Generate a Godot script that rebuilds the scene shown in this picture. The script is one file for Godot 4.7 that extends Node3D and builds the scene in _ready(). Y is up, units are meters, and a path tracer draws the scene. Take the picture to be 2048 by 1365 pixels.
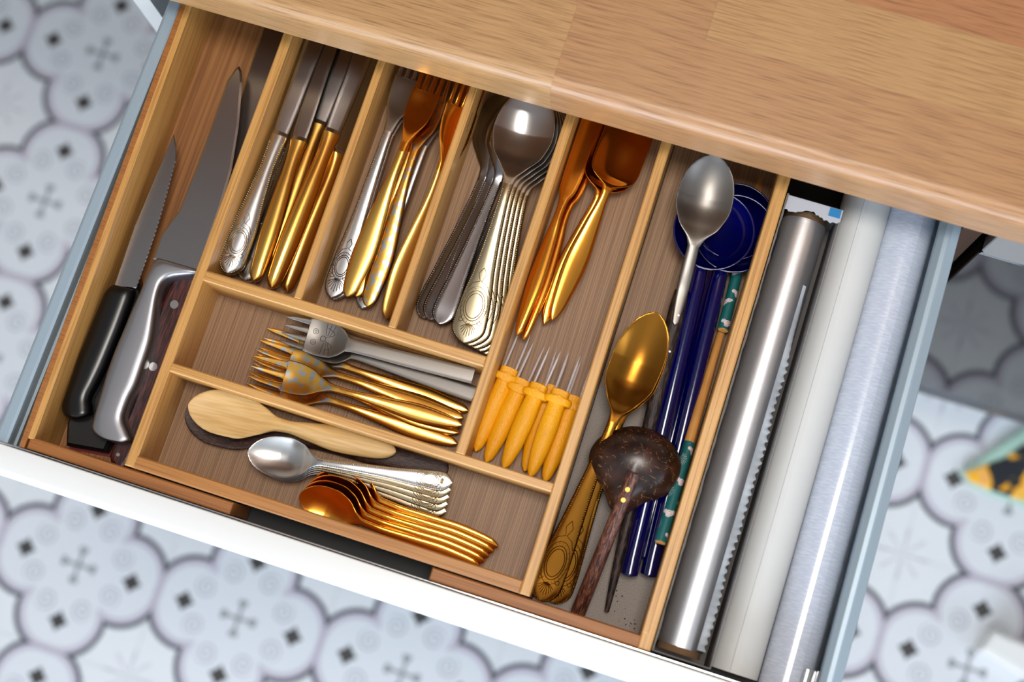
extends Node3D
# A kitchen drawer seen from above: x runs along the drawer front, z towards the person, y up; 0 is the rim of the cutlery tray.

var M := {}
var mesh_of := {}
var rng := RandomNumberGenerator.new()
const FL := -0.0445      # floor of the main tray
const FX := -0.048       # floor of the side trays
const FD := -0.056       # drawer bottom
const FLOOR := -0.80

# ---------------------------------------------------------------- mesh building
class MB:
	var v := PackedVector3Array()
	var uv := PackedVector2Array()
	var ix := PackedInt32Array()
	func p(a: Vector3, t := Vector2.ZERO) -> int:
		v.append(a); uv.append(t)
		return v.size() - 1
	func tri(a: int, b: int, c: int) -> void:
		ix.append(a); ix.append(b); ix.append(c)
	func quad(a: int, b: int, c: int, d: int) -> void:      # a b c d clockwise seen from outside
		tri(a, b, c); tri(a, c, d)
	func face(pts: Array) -> void:                          # flat convex polygon, clockwise from outside
		var n := v.size()
		for q in pts: p(q)
		for k in range(1, pts.size() - 1): tri(n, n + k, n + k + 1)
	func add(o: MB, t: Transform3D) -> void:
		var n := v.size()
		for k in o.v.size():
			v.append(t * o.v[k]); uv.append(o.uv[k])
		for k in o.ix: ix.append(k + n)
	func mesh(at := Vector3.ZERO) -> ArrayMesh:
		var n := PackedVector3Array()
		n.resize(v.size())
		for k in range(0, ix.size(), 3):
			var a := v[ix[k]]; var b := v[ix[k + 1]]; var c := v[ix[k + 2]]
			var f := (c - a).cross(b - a) * 1e6
			n[ix[k]] += f; n[ix[k + 1]] += f; n[ix[k + 2]] += f
		var w := PackedVector3Array()
		w.resize(v.size())
		for k in v.size():
			n[k] = n[k].normalized() if n[k].length() > 1e-9 else Vector3.UP
			w[k] = v[k] - at
		var arr := []
		arr.resize(Mesh.ARRAY_MAX)
		arr[Mesh.ARRAY_VERTEX] = w; arr[Mesh.ARRAY_NORMAL] = n; arr[Mesh.ARRAY_TEX_UV] = uv; arr[Mesh.ARRAY_INDEX] = ix
		var m := ArrayMesh.new()
		m.add_surface_from_arrays(Mesh.PRIMITIVE_TRIANGLES, arr)
		return m

func signed_area(poly: Array) -> float:
	var s := 0.0
	for k in poly.size():
		var a: Vector2 = poly[k]; var b: Vector2 = poly[(k + 1) % poly.size()]
		s += a.x * b.y - b.x * a.y
	return s * 0.5

func inset(poly: Array, d: float) -> Array:               # poly with positive area, moved inwards by d
	var out := []
	var n := poly.size()
	for k in n:
		var e1: Vector2 = (poly[k] - poly[(k + n - 1) % n]).normalized()
		var e2: Vector2 = (poly[(k + 1) % n] - poly[k]).normalized()
		var n1 := Vector2(-e1.y, e1.x); var n2 := Vector2(-e2.y, e2.x)
		var m := (n1 + n2)
		var l := maxf(m.length_squared() * 0.5, 0.35)
		out.append(poly[k] + m * (d / l))
	return out

# an outline on the ground turned into a solid; layers are [inset, height] from the bottom up
func solid(b: MB, poly: Array, layers: Array, flat := true) -> void:
	var P := poly.duplicate()
	if signed_area(P) < 0: P.reverse()
	var n := P.size()
	var rings := []
	for l in layers:
		var r := []
		for q in inset(P, l[0]): r.append(Vector3(q.x, l[1], q.y))
		rings.append(r)
	if flat:
		for k in rings.size() - 1:
			for i in n:
				var j := (i + 1) % n
				b.face([rings[k][i], rings[k][j], rings[k + 1][j], rings[k + 1][i]])
	else:
		var base := b.v.size()
		for r in rings:
			for q in r: b.p(q)
		for k in rings.size() - 1:
			for i in n:
				var j := (i + 1) % n
				b.quad(base + k * n + i, base + k * n + j, base + (k + 1) * n + j, base + (k + 1) * n + i)
	for top in [true, false]:
		var r: Array = rings[-1] if top else rings[0]
		var flat2 := PackedVector2Array()
		for q in r: flat2.append(Vector2(q.x, q.z))
		var t := Geometry2D.triangulate_polygon(flat2)
		var at := b.v.size()
		for q in r: b.p(q)
		for k in range(0, t.size(), 3):
			var aa := flat2[t[k]]; var bb := flat2[t[k + 1]]; var cc := flat2[t[k + 2]]
			var turn := (bb - aa).cross(cc - aa) > 0
			if turn == top: b.tri(at + t[k], at + t[k + 1], at + t[k + 2])
			else: b.tri(at + t[k], at + t[k + 2], at + t[k + 1])

func smooth_poly(poly: Array, sub := 3) -> Array:
	var out := []
	var n := poly.size()
	for k in n:
		for s in sub:
			var t := float(s) / sub
			var q: Vector2 = poly[k]
			out.append(q.cubic_interpolate(poly[(k + 1) % n], poly[(k + n - 1) % n], poly[(k + 2) % n], t))
	return out

func box(b: MB, lo: Vector3, hi: Vector3, bev := 0.0006) -> void:
	bev = minf(bev, minf(hi.x - lo.x, minf(hi.y - lo.y, hi.z - lo.z)) * 0.3)
	solid(b, [Vector2(lo.x, lo.z), Vector2(hi.x, lo.z), Vector2(hi.x, hi.z), Vector2(lo.x, hi.z)], [[bev, lo.y], [0, lo.y + bev], [0, hi.y - bev], [bev, hi.y]])

# round bar along points with a radius for each
func rod(b: MB, pts: Array, radii: Array, sides := 10, caps := true) -> void:
	var base := b.v.size()
	var n := pts.size()
	var up := Vector3.UP
	var len_at := 0.0
	for k in n:
		var d: Vector3 = (pts[mini(k + 1, n - 1)] - pts[maxi(k - 1, 0)]).normalized()
		if k == 0: up = (Vector3.UP if absf(d.y) < 0.9 else Vector3.RIGHT)
		var s := d.cross(up).normalized()
		var u := s.cross(d)
		up = u
		var r: float = radii[k] if k < radii.size() else radii[-1]
		if k: len_at += (pts[k] - pts[k - 1]).length()
		for i in sides + 1:
			var a := TAU * i / sides
			b.p(pts[k] + (u * cos(a) + s * sin(a)) * r, Vector2(float(i) / sides, len_at))
	var w := sides + 1
	for k in n - 1:
		for i in sides:
			b.quad(base + k * w + i, base + (k + 1) * w + i, base + (k + 1) * w + i + 1, base + k * w + i + 1)
	if caps:
		for e in [0, n - 1]:
			var c := b.p(pts[e])
			var ring := b.v.size()
			for i in sides + 1: b.p(b.v[base + e * w + i])
			for i in sides:
				if e == 0: b.tri(c, ring + i, ring + i + 1)
				else: b.tri(c, ring + i + 1, ring + i)

# ---- cutlery profile: stations [x, half width, height, thickness, crown] in millimetres along the piece
func at_x(st: Array, x: float) -> Array:
	var n := st.size()
	var k := 0
	while k < n - 2 and x > st[k + 1][0]: k += 1
	var a: Array = st[k]; var c: Array = st[k + 1]
	var h: float = c[0] - a[0]
	var t := clampf((x - a[0]) / h, 0, 1)
	var out := [x]
	for f in range(1, 5):
		var d: float = (c[f] - a[f]) / h
		var d0 := d; var d1 := d
		if k > 0:
			var e: float = (a[f] - st[k - 1][f]) / (a[0] - st[k - 1][0])
			d0 = 0.0 if e * d <= 0 else 2.0 * e * d / (e + d)
		if k < n - 2:
			var e: float = (st[k + 2][f] - c[f]) / (st[k + 2][0] - c[0])
			d1 = 0.0 if e * d <= 0 else 2.0 * e * d / (e + d)
		var t2 := t * t; var t3 := t2 * t
		out.append((2 * t3 - 3 * t2 + 1) * a[f] + (t3 - 2 * t2 + t) * h * d0 + (3 * t2 - 2 * t3) * c[f] + (t3 - t2) * h * d1)
	return out

# r0, r1: how far the rounded ends reach; bend shifts the far end sideways; sq: squareness of the edge
func loft(b: MB, st: Array, r0: float, r1: float, segs := 40, across := 7, bend := 0.0, sq := 6.0) -> void:
	var x0: float = st[0][0]; var x1: float = st[-1][0]
	var xs := []
	for k in 7:
		if r0 > 0: xs.append(x0 + r0 * (1.0 - cos(PI / 2 * k / 7.0)))
	var a := x0 + r0; var c := x1 - r1
	for k in segs + 1: xs.append(lerpf(a, c, float(k) / segs))
	for k in range(1, 8):
		if r1 > 0: xs.append(x1 - r1 * (1.0 - sin(PI / 2 * k / 7.0)))
	var base := b.v.size()
	var ring := 2 * across
	for x in xs:
		var s := at_x(st, x)
		var w: float = s[1]
		var cap := 1.0
		if r0 > 0 and x < x0 + r0: cap = sqrt(maxf(1.0 - pow(1.0 - (x - x0) / r0, 2), 0.0004))
		if r1 > 0 and x > x1 - r1: cap *= sqrt(maxf(1.0 - pow(1.0 - (x1 - x) / r1, 2), 0.0004))
		w *= cap
		var z: float = bend * pow((x - x0) / (x1 - x0), 2)
		for k in ring:
			var u := cos(PI * k / across)                    # 1 .. -1 over the top, back under
			var e: float = sqrt(maxf(1.0 - pow(absf(u), sq), 0.0)) * (1.0 if k < across else -1.0)
			if k == 0 or k == across: e = 0.0
			var y: float = s[2] + s[4] * cap * cap * (1.0 - u * u) + 0.5 * s[3] * e
			b.p(Vector3(x, y, z + u * w) * 0.001)
	var n := xs.size()
	for k in n - 1:
		for i in ring:
			var j := (i + 1) % ring
			b.quad(base + k * ring + i, base + k * ring + j, base + (k + 1) * ring + j, base + (k + 1) * ring + i)
	for e in [0, n - 1]:
		var own := b.v.size()
		for i in ring: b.p(b.v[base + e * ring + i])
		for i in range(1, ring - 1):
			if e == 0: b.tri(own, own + i + 1, own + i)
			else: b.tri(own, own + i, own + i + 1)

# one tine of n, cut from the cross-section of the head it continues
func tine(b: MB, st: Array, root: float, tip: float, k: int, n: int) -> void:
	var mid := -1.0 + (2.0 * k + 1.0) / n
	var half := 1.0 / n
	var segs := 26
	var m := 5
	var base := b.v.size()
	for i in segs + 1:
		var t := float(i) / segs
		var x := lerpf(root - 0.5, tip, t * t * 0.6 + t * 0.4)
		var f := (x - root) / (tip - root)
		var s := at_x(st, x)
		var hw := half
		if f > 0: hw = half * (1.0 - 0.30 * sqrt(minf(f / 0.07, 1.0))) * (1.0 - 0.5 * f)
		if f > 0.72: hw *= lerpf(1.0, 0.25, pow((f - 0.72) / 0.28, 1.4))
		for j in 2 * m:
			var c := cos(PI * j / m)
			var e := sqrt(maxf(1.0 - pow(absf(c), 4.0), 0.0)) * (1.0 if j < m else -1.0)
			if j == 0 or j == m: e = 0.0
			var u := mid + c * hw
			b.p(Vector3(x, s[2] + s[4] * (1.0 - u * u) + 0.5 * s[3] * e, u * s[1]) * 0.001)
	var r := 2 * m
	for i in segs:
		for j in r:
			var j2 := (j + 1) % r
			b.quad(base + i * r + j, base + i * r + j2, base + (i + 1) * r + j2, base + (i + 1) * r + j)
	for j in range(1, r - 1): b.tri(base + segs * r, base + segs * r + j, base + segs * r + j + 1)

func top_of(st: Array, x: float, u: float) -> Vector3:     # point on the upper face, u from -1 to 1 across
	var s := at_x(st, x)
	return Vector3(x, s[2] + s[4] * (1 - u * u) + 0.5 * s[3] * sqrt(maxf(1 - pow(absf(u), 6.0), 0)), u * s[1]) * 0.001

func on_top(st: Array, x: float, z: float) -> Vector3:
	return top_of(st, x, clampf(z / at_x(st, x)[1], -1, 1))

func bead(b: MB, c: Vector3, r: float) -> void:
	var n := b.v.size()
	for d in [Vector3.UP, Vector3.RIGHT, Vector3.BACK, Vector3.LEFT, Vector3.FORWARD, Vector3.DOWN]: b.p(c + d * r)
	for k in 4:
		b.tri(n, n + 1 + k, n + 1 + (k + 1) % 4)
		b.tri(n + 5, n + 1 + (k + 1) % 4, n + 1 + k)

# beads along both edges from the neck round the handle end
func beads(b: MB, st: Array, r0: float, x_end: float, rad := 0.72, pitch := 1.6, in_by := 1.25, under := false) -> void:
	for s in [-1, 1]:
		var x: float = st[0][0] + 0.6
		while x < x_end:
			var w: float = at_x(st, x)[1]
			var full := w
			if x < st[0][0] + r0: w *= sqrt(maxf(1.0 - pow(1.0 - (x - st[0][0]) / r0, 2), 0.0))
			var u := maxf(w - in_by, 0.0) / full
			var c := top_of(st, x, s * u)
			if under: c.y -= at_x(st, x)[3] * 0.001
			bead(b, c, rad * 0.001)
			var near: float = clampf((x - st[0][0]) / r0, 0.0, 1.0) if r0 > 0 else 1.0
			x += pitch * lerpf(0.35, 1.0, near)

func line(b: MB, st: Array, pts: Array, r := 0.35) -> void:  # raised line on the upper face through [x, z] pairs
	var q := []
	for p in pts: q.append(on_top(st, p.x, p.y))
	rod(b, q, [r * 0.001], 5, false)

func medallion(b: MB, st: Array, cx: float, rx: float, rz: float, x_tip: float) -> void:
	for f in [1.0, 1.22, 1.55]:
		var e := []
		for k in 25: e.append(Vector2(cx + rx * f * cos(TAU * k / 24), rz * f * sin(TAU * k / 24)))
		line(b, st, e, 0.34 if f < 1.5 else 0.25)
	for k in 22:
		var a := TAU * k / 22
		bead(b, on_top(st, cx + rx * 1.4 * cos(a), rz * 1.4 * sin(a)), 0.0004)
	for k in 9:                                             # palmette towards the handle end
		var a := (k - 4) * 0.27
		var l := (cx - rx * 1.5 - x_tip - 3.0) * (1.0 - 0.06 * absf(k - 4))
		line(b, st, [Vector2(cx - rx * 1.45, sin(a) * 0.8), Vector2(cx - rx * 1.45 - l * 0.5 * cos(a), sin(a) * l * 0.5), Vector2(cx - rx * 1.45 - l * cos(a) * 0.92, sin(a) * l * 0.8)], 0.27)
	for s in [-1, 1]:                                       # scrolls and the leaf towards the neck
		var q := []
		for k in 12:
			var a := k * 0.55
			q.append(Vector2(cx - rx * 1.2 - (2.4 - k * 0.17) * sin(a), s * (rz * 1.0 + 1.0 - (2.0 - k * 0.15) * cos(a))))
		line(b, st, q, 0.25)
		line(b, st, [Vector2(cx + rx * 1.1, s * rz * 1.45), Vector2(cx + rx * 1.75, s * rz * 0.9), Vector2(cx + rx * 2.0, s * 0.5), Vector2(cx + rx * 2.6, s * rz * 0.45), Vector2(cx + rx * 3.1, 0)], 0.27)

# ---------------------------------------------------------------- objects
func numbered(called: String) -> String:
	if not has_node(NodePath(called)): return called
	var k := 1
	while has_node(NodePath("%s_%03d" % [called, k])): k += 1
	return "%s_%03d" % [called, k]

func tag(o: Node, label: String, category: String, group := "") -> Node:
	o.set_meta("label", label); o.set_meta("category", category)
	if group: o.set_meta("group", group)
	return o

func thing(called: String, label: String, category: String, at := Vector3.ZERO, group := "") -> Node3D:
	var o := Node3D.new()
	o.name = numbered(called)
	add_child(o)
	o.position = at
	tag(o, label, category, group)
	return o

func put(b: MB, called: String, mat: Material, parent: Node, at := Vector3.ZERO) -> MeshInstance3D:
	var o := MeshInstance3D.new()
	o.name = called
	o.mesh = b.mesh(at)
	o.material_override = mat
	parent.add_child(o, true)
	return o

func struct(called: String, b: MB, mat: Material) -> MeshInstance3D:
	var o := put(b, numbered(called), mat, self)
	o.set_meta("kind", "structure")
	return o

func lay(o: Node3D, a: Vector3, c: Vector3, roll := 0.0) -> Node3D:   # handle end at a, pointing to c
	var x := (c - a).normalized()
	var z := x.cross(Vector3.UP).normalized()
	var y := z.cross(x)
	var t := Basis(x, y, z)
	o.transform = Transform3D(t * Basis(Vector3.RIGHT, deg_to_rad(roll)), a)
	return o

func again(src: Node3D, label: String) -> Node3D:
	var o: Node3D = src.duplicate()
	o.name = numbered(src.name.rstrip("_0123456789"))
	add_child(o)
	o.set_meta("label", label)
	return o

# ---------------------------------------------------------------- materials
func noise_tex(freq: float, ramp: Array, oct := 4, size := 512, sd := 1, normal := false) -> NoiseTexture2D:
	var n := FastNoiseLite.new()
	n.noise_type = FastNoiseLite.TYPE_SIMPLEX
	n.frequency = freq; n.fractal_octaves = oct; n.seed = sd
	var t := NoiseTexture2D.new()
	t.width = size; t.height = size; t.seamless = true; t.noise = n
	if normal:
		t.as_normal_map = true; t.bump_strength = 4.0
	if ramp:
		var g := Gradient.new()
		var offs := PackedFloat32Array(); var cols := PackedColorArray()
		for r in ramp:
			offs.append(r[0]); cols.append(r[1])
		g.offsets = offs; g.colors = cols
		t.color_ramp = g
	return t

func plain(c: Color, rough := 0.6, metal := 0.0) -> StandardMaterial3D:
	var m := StandardMaterial3D.new()
	m.albedo_color = c; m.roughness = rough; m.metallic = metal
	return m

func grained(tex: Texture2D, scale: Vector3, rough := 0.5, tint := Color.WHITE, offset := Vector3.ZERO) -> StandardMaterial3D:
	var m := StandardMaterial3D.new()
	m.albedo_texture = tex; m.albedo_color = tint; m.roughness = rough
	m.uv1_triplanar = true; m.uv1_scale = scale; m.uv1_offset = offset
	m.uv1_triplanar_sharpness = 8.0
	return m

func bumpy(m: StandardMaterial3D, tex: Texture2D, cm: float) -> StandardMaterial3D:
	m.heightmap_enabled = true; m.heightmap_texture = tex; m.heightmap_scale = cm
	return m

func make_materials() -> void:
	var bam := noise_tex(0.012, [[0.2, Color(0.66, 0.46, 0.23)], [0.45, Color(0.75, 0.55, 0.29)], [0.6, Color(0.78, 0.58, 0.32)], [0.85, Color(0.72, 0.51, 0.27)]], 5, 512, 3)
	M.bamboo_z = grained(bam, Vector3(60, 60, 0.9), 0.42)
	M.bamboo_x = grained(bam, Vector3(0.9, 60, 60), 0.42)
	M.bamboo_front = grained(bam, Vector3(0.9, 60, 60), 0.45, Color(0.86, 0.78, 0.7))
	M.bamboo_dark = grained(bam, Vector3(0.8, 70, 70), 0.5, Color(0.78, 0.66, 0.55))
	var flo := noise_tex(0.016, [[0.2, Color(0.49, 0.36, 0.24)], [0.5, Color(0.57, 0.43, 0.30)], [0.8, Color(0.63, 0.49, 0.36)]], 5, 512, 8)
	M.tray_floor = grained(flo, Vector3(80, 80, 0.7), 0.5)
	M.ext_floor = grained(flo, Vector3(34, 34, 0.5), 0.5, Color(1.0, 0.88, 0.7))
	var felt := noise_tex(0.09, [[0.2, Color(0.42, 0.39, 0.36)], [0.5, Color(0.60, 0.56, 0.53)], [0.8, Color(0.68, 0.64, 0.61)]], 3, 512, 5)
	M.felt = bumpy(grained(felt, Vector3(60, 60, 26), 0.9), felt, 0.02)
	var oak := noise_tex(0.011, [[0.12, Color(0.52, 0.38, 0.27)], [0.38, Color(0.66, 0.50, 0.37)], [0.6, Color(0.71, 0.55, 0.41)], [0.85, Color(0.67, 0.51, 0.375)]], 5, 1024, 11)
	M.oak = []
	var tints := [Color(0.97, 0.94, 0.87), Color(1.0, 1.0, 0.91), Color(0.95, 0.86, 0.79), Color(0.99, 0.95, 0.89), Color(0.9, 0.83, 0.77)]
	for k in 5:
		M.oak.append(bumpy(grained(oak, Vector3(1.4, 75, 75), 0.38, tints[k], Vector3(k * 0.37, 0, k * 0.21)), oak, 0.012))
	M.seam = plain(Color(0.30, 0.19, 0.11), 0.8)
	M.rail = plain(Color(0.60, 0.66, 0.70), 0.35, 0.25)
	M.rail_dark = plain(Color(0.35, 0.36, 0.37), 0.5, 0.3)
	M.drawer_in = plain(Color(0.10, 0.11, 0.12), 0.6)
	M.white = plain(Color(0.86, 0.855, 0.84), 0.35)
	M.prong = plain(Color(0.93, 0.93, 0.94), 0.42, 0.7)
	M.chrome = plain(Color(0.85, 0.85, 0.86), 0.15, 1.0)
	M.wall = plain(Color(0.74, 0.70, 0.65), 0.9)
	M.ceiling = plain(Color(0.72, 0.715, 0.71), 0.9)
	M.cupboard = grained(noise_tex(0.012, [[0.3, Color(0.34, 0.21, 0.12)], [0.7, Color(0.44, 0.29, 0.17)]], 4, 256, 71), Vector3(30, 1.2, 30), 0.5)
	# metals
	M.silver = plain(Color(0.80, 0.79, 0.78), 0.25, 1.0)
	M.steel = plain(Color(0.70, 0.69, 0.68), 0.3, 1.0)
	M.blade = plain(Color(0.66, 0.65, 0.65), 0.22, 1.0)
	M.champagne = plain(Color(0.72, 0.66, 0.54), 0.26, 1.0)
	M.pewter = plain(Color(0.52, 0.51, 0.52), 0.2, 1.0)
	M.gold = plain(Color(0.97, 0.74, 0.36), 0.2, 1.0)
	M.gold_deep = plain(Color(0.94, 0.64, 0.24), 0.16, 1.0)
	M.gold_satin = plain(Color(0.90, 0.71, 0.36), 0.27, 1.0)
	M.old_gold = plain(Color(0.60, 0.40, 0.14), 0.26, 1.0)
	var wear := noise_tex(0.007, [[0.0, Color(0.97, 0.72, 0.32)], [0.50, Color(0.97, 0.74, 0.36)], [0.60, Color(0.88, 0.76, 0.52)], [0.70, Color(0.76, 0.76, 0.78)], [1.0, Color(0.74, 0.75, 0.78)]], 6, 512, 21)
	M.gold_worn = grained(wear, Vector3(38, 38, 38), 0.24)
	M.gold_worn.metallic = 1.0
	var wear2 := noise_tex(0.007, [[0.0, Color(0.97, 0.70, 0.28)], [0.54, Color(0.97, 0.72, 0.32)], [0.64, Color(0.88, 0.74, 0.48)], [0.74, Color(0.76, 0.76, 0.79)], [1.0, Color(0.74, 0.75, 0.78)]], 6, 512, 22)
	M.gold_used = grained(wear2, Vector3(34, 34, 34), 0.24)
	M.gold_used.metallic = 1.0
	M.black = plain(Color(0.025, 0.025, 0.03), 0.28)
	M.black_matt = plain(Color(0.03, 0.028, 0.03), 0.5)
	M.red = plain(Color(0.45, 0.06, 0.08), 0.5)
	var ros := noise_tex(0.014, [[0.25, Color(0.10, 0.03, 0.03)], [0.5, Color(0.24, 0.08, 0.07)], [0.75, Color(0.34, 0.14, 0.11)]], 4, 512, 31)
	M.rosewood = grained(ros, Vector3(70, 70, 6), 0.4)
	var palm := noise_tex(0.016, [[0.3, Color(0.17, 0.08, 0.06)], [0.46, Color(0.38, 0.20, 0.15)], [0.56, Color(0.58, 0.40, 0.31)], [0.7, Color(0.28, 0.14, 0.10)]], 4, 512, 33)
	M.palm = bumpy(grained(palm, Vector3(70, 70, 7), 0.4), palm, 0.02)
	M.palm_dark = grained(palm, Vector3(9, 80, 80), 0.55, Color(0.62, 0.56, 0.55))
	var drift := noise_tex(0.02, [[0.3, Color(0.06, 0.035, 0.03)], [0.55, Color(0.16, 0.09, 0.07)], [0.75, Color(0.30, 0.20, 0.15)]], 4, 512, 35)
	M.driftwood = bumpy(grained(drift, Vector3(8, 50, 50), 0.55), drift, 0.04)
	var pale := noise_tex(0.012, [[0.2, Color(0.80, 0.65, 0.41)], [0.5, Color(0.84, 0.69, 0.45)], [0.8, Color(0.87, 0.73, 0.50)]], 4, 512, 37)
	M.pale_wood = grained(pale, Vector3(3, 50, 50), 0.45)
	M.stick = grained(pale, Vector3(5, 60, 60), 0.5, Color(0.92, 0.78, 0.6))
	M.corn = plain(Color(0.97, 0.68, 0.02), 0.5)
	M.cobalt = plain(Color(0.008, 0.012, 0.26), 0.12)
	M.cobalt.clearcoat_enabled = true
	M.cobalt.clearcoat = 0.4
	M.cobalt.clearcoat_roughness = 0.08
	M.ink = plain(Color(0.16, 0.15, 0.14), 0.6)
	M.brass = plain(Color(0.74, 0.60, 0.30), 0.45, 0.9)
	M.board = plain(Color(0.50, 0.46, 0.42), 0.85)
	M.board_grey = plain(Color(0.48, 0.46, 0.45), 0.8)
	M.board_white = plain(Color(0.68, 0.68, 0.70), 0.7)
	M.board_blue = plain(Color(0.05, 0.45, 0.66), 0.6)
	M.core = plain(Color(0.44, 0.33, 0.22), 0.85)
	var crink := noise_tex(0.02, [], 4, 512, 41)
	M.foil = bumpy(plain(Color(0.88, 0.88, 0.89), 0.36, 1.0), crink, 0.003)
	M.foil_torn = plain(Color(0.84, 0.87, 0.90), 0.45, 0.55)
	M.foil.uv1_triplanar = true
	M.foil.uv1_scale = Vector3(6, 6, 30)
	M.baking = plain(Color(0.80, 0.80, 0.79), 0.55)
	var cl := noise_tex(0.02, [[0.2, Color(0.73, 0.76, 0.82)], [0.5, Color(0.76, 0.785, 0.84)], [0.8, Color(0.80, 0.82, 0.87)]], 5, 512, 43)
	M.cling = bumpy(grained(cl, Vector3(9, 9, 40), 0.25), cl, 0.003)
	M.cling.clearcoat_enabled = true
	M.cling.clearcoat_roughness = 0.12
	M.film = plain(Color(0.9, 0.93, 0.97, 0.16), 0.08)
	M.film.transparency = BaseMaterial3D.TRANSPARENCY_ALPHA
	M.film.cull_mode = BaseMaterial3D.CULL_DISABLED
	M.pane = plain(Color(1, 1, 1, 0.06), 0.03)
	M.pane.transparency = BaseMaterial3D.TRANSPARENCY_ALPHA

# ---------------------------------------------------------------- the room
func smin(a: float, b: float, k: float) -> float:
	var h := maxf(k - absf(a - b), 0.0) / k
	return minf(a, b) - h * h * k * 0.25

func tile_image() -> ImageTexture:                        # printed cement tile, one repeat
	var n := 320
	var im := Image.create(n, n, false, Image.FORMAT_RGB8)
	var white := Color(0.80, 0.81, 0.82); var dark := Color(0.30, 0.305, 0.335); var grey := Color(0.60, 0.60, 0.63); var lilac := Color(0.70, 0.67, 0.71); var ink := Color(0.22, 0.215, 0.21)
	for py in n:
		for px in n:
			var q := Vector2((px + 0.5) / n - 0.5, (py + 0.5) / n - 0.5)
			var d := 9.0
			var a := Vector2(absf(q.x), absf(q.y))
			if a.y > a.x: a = Vector2(a.y, a.x)
			for o in [Vector2(0.29, 0.03), Vector2(0.03, 0.29), Vector2(0.71, 0.03), Vector2(0.03, 0.71)]:
				d = minf(d, a.distance_to(o) - 0.231)
			d = minf(d, q.length() - 0.32)
			var c := white
			if d > 0: c = Color(0.82, 0.825, 0.83)
			if absf(d - 0.004) < 0.0145: c = dark
			elif d < -0.0125 and d > -0.055: c = lilac.lerp(white, smoothstep(-0.03, -0.055, d))
			var e := a - Vector2(0.335, 0)                       # star diamond in each lobe
			if pow(absf(e.x), 0.85) + pow(absf(e.y), 0.85) < pow(0.062, 0.85): c = ink
			var sw := (a - Vector2(0.235, 0.115))                 # scrolls
			var rr := fposmod(sw.length() - 0.0055 * (atan2(sw.y, sw.x) + PI) - 0.004, 0.0345)
			if rr < 0.012 and sw.length() < 0.066: c = c.lerp(grey, 0.75)
			var rad := q.length()
			var ang := fposmod(atan2(q.y, q.x), PI / 2)
			if (rad < 0.085 and minf(absf(q.x), absf(q.y)) < 0.010) or (absf(rad - 0.09) < 0.018 and minf(ang, PI / 2 - ang) < 0.28): c = c.lerp(Color(0.45, 0.46, 0.47), 0.8)
			var m := Vector2(0.5 - absf(q.x), 0.5 - absf(q.y))    # rosette between four tiles
			var mr := m.length()
			var ma := atan2(m.y, m.x)
			if mr < 0.15 and mr > 0.02 and absf(sin(ma * 4)) < 0.35 * (1.0 - mr * 4.0) + 0.12: c = c.lerp(Color(0.70, 0.68, 0.72), 0.6)
			im.set_pixel(px, py, c)
	return ImageTexture.create_from_image(im)

func build_room() -> void:
	var tex := tile_image()
	var tm := plain(Color.WHITE, 0.45)
	tm.albedo_texture = tex
	var b := MB.new()
	box(b, Vector3(-2.2, FLOOR - 0.12, -1.1), Vector3(2.6, FLOOR - 0.003, 2.7), 0)
	var fl := struct("floor", b, plain(Color(0.62, 0.62, 0.62), 0.9))
	var s := 0.2135
	var t := MB.new()
	var h := s * 0.5 - 0.00015
	solid(t, [Vector2(-h, -h), Vector2(h, -h), Vector2(h, h), Vector2(-h, h)], [[0, -0.003], [0, -0.0003], [0.0002, 0]])
	for k in t.v.size(): t.uv[k] = Vector2(t.v[k].x / s + 0.5, t.v[k].z / s + 0.5)
	var tmesh := t.mesh()
	for ix in range(-8, 12):
		for iz in range(-5, 9):
			var o := MeshInstance3D.new()
			o.name = "floor_tile"
			o.mesh = tmesh; o.material_override = tm
			fl.add_child(o, true)
			o.position = Vector3(-0.2886 + ix * s, FLOOR, 0.133 + iz * s)
	b = MB.new()
	box(b, Vector3(-2.2, 1.75, -1.1), Vector3(2.6, 1.87, 2.7), 0)
	var cl := struct("ceiling", b, M.ceiling)
	b = MB.new()
	box(b, Vector3(0.13, 1.712, -0.38), Vector3(0.67, 1.75, 0.06), 0.004)
	put(b, "lamp_housing", M.white, cl)
	b = MB.new()
	box(b, Vector3(0.15, 1.709, -0.36), Vector3(0.65, 1.713, 0.04), 0.0)
	var glow := plain(Color(1, 1, 1), 0.5)
	glow.emission_enabled = true; glow.emission = Color(1.0, 0.965, 0.92); glow.emission_energy_multiplier = 3.0
	put(b, "lamp_panel", glow, cl)
	b = MB.new()
	box(b, Vector3(-2.2, FLOOR, -1.1), Vector3(2.6, 1.75, -0.98), 0)
	struct("wall_back", b, M.wall)
	b = MB.new()
	box(b, Vector3(-2.2, FLOOR, -0.98), Vector3(-2.08, 1.75, 2.58), 0)
	struct("wall_left", b, M.wall)
	window_wall("wall_front", Vector3(0.2, 0.85, 2.58), 2.2, 1.25, 0.0, 4.68, 0.2)
	window_wall("wall_right", Vector3(2.48, 0.85, 0.9), 1.5, 1.25, PI / 2, 3.56, 0.8)

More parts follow.
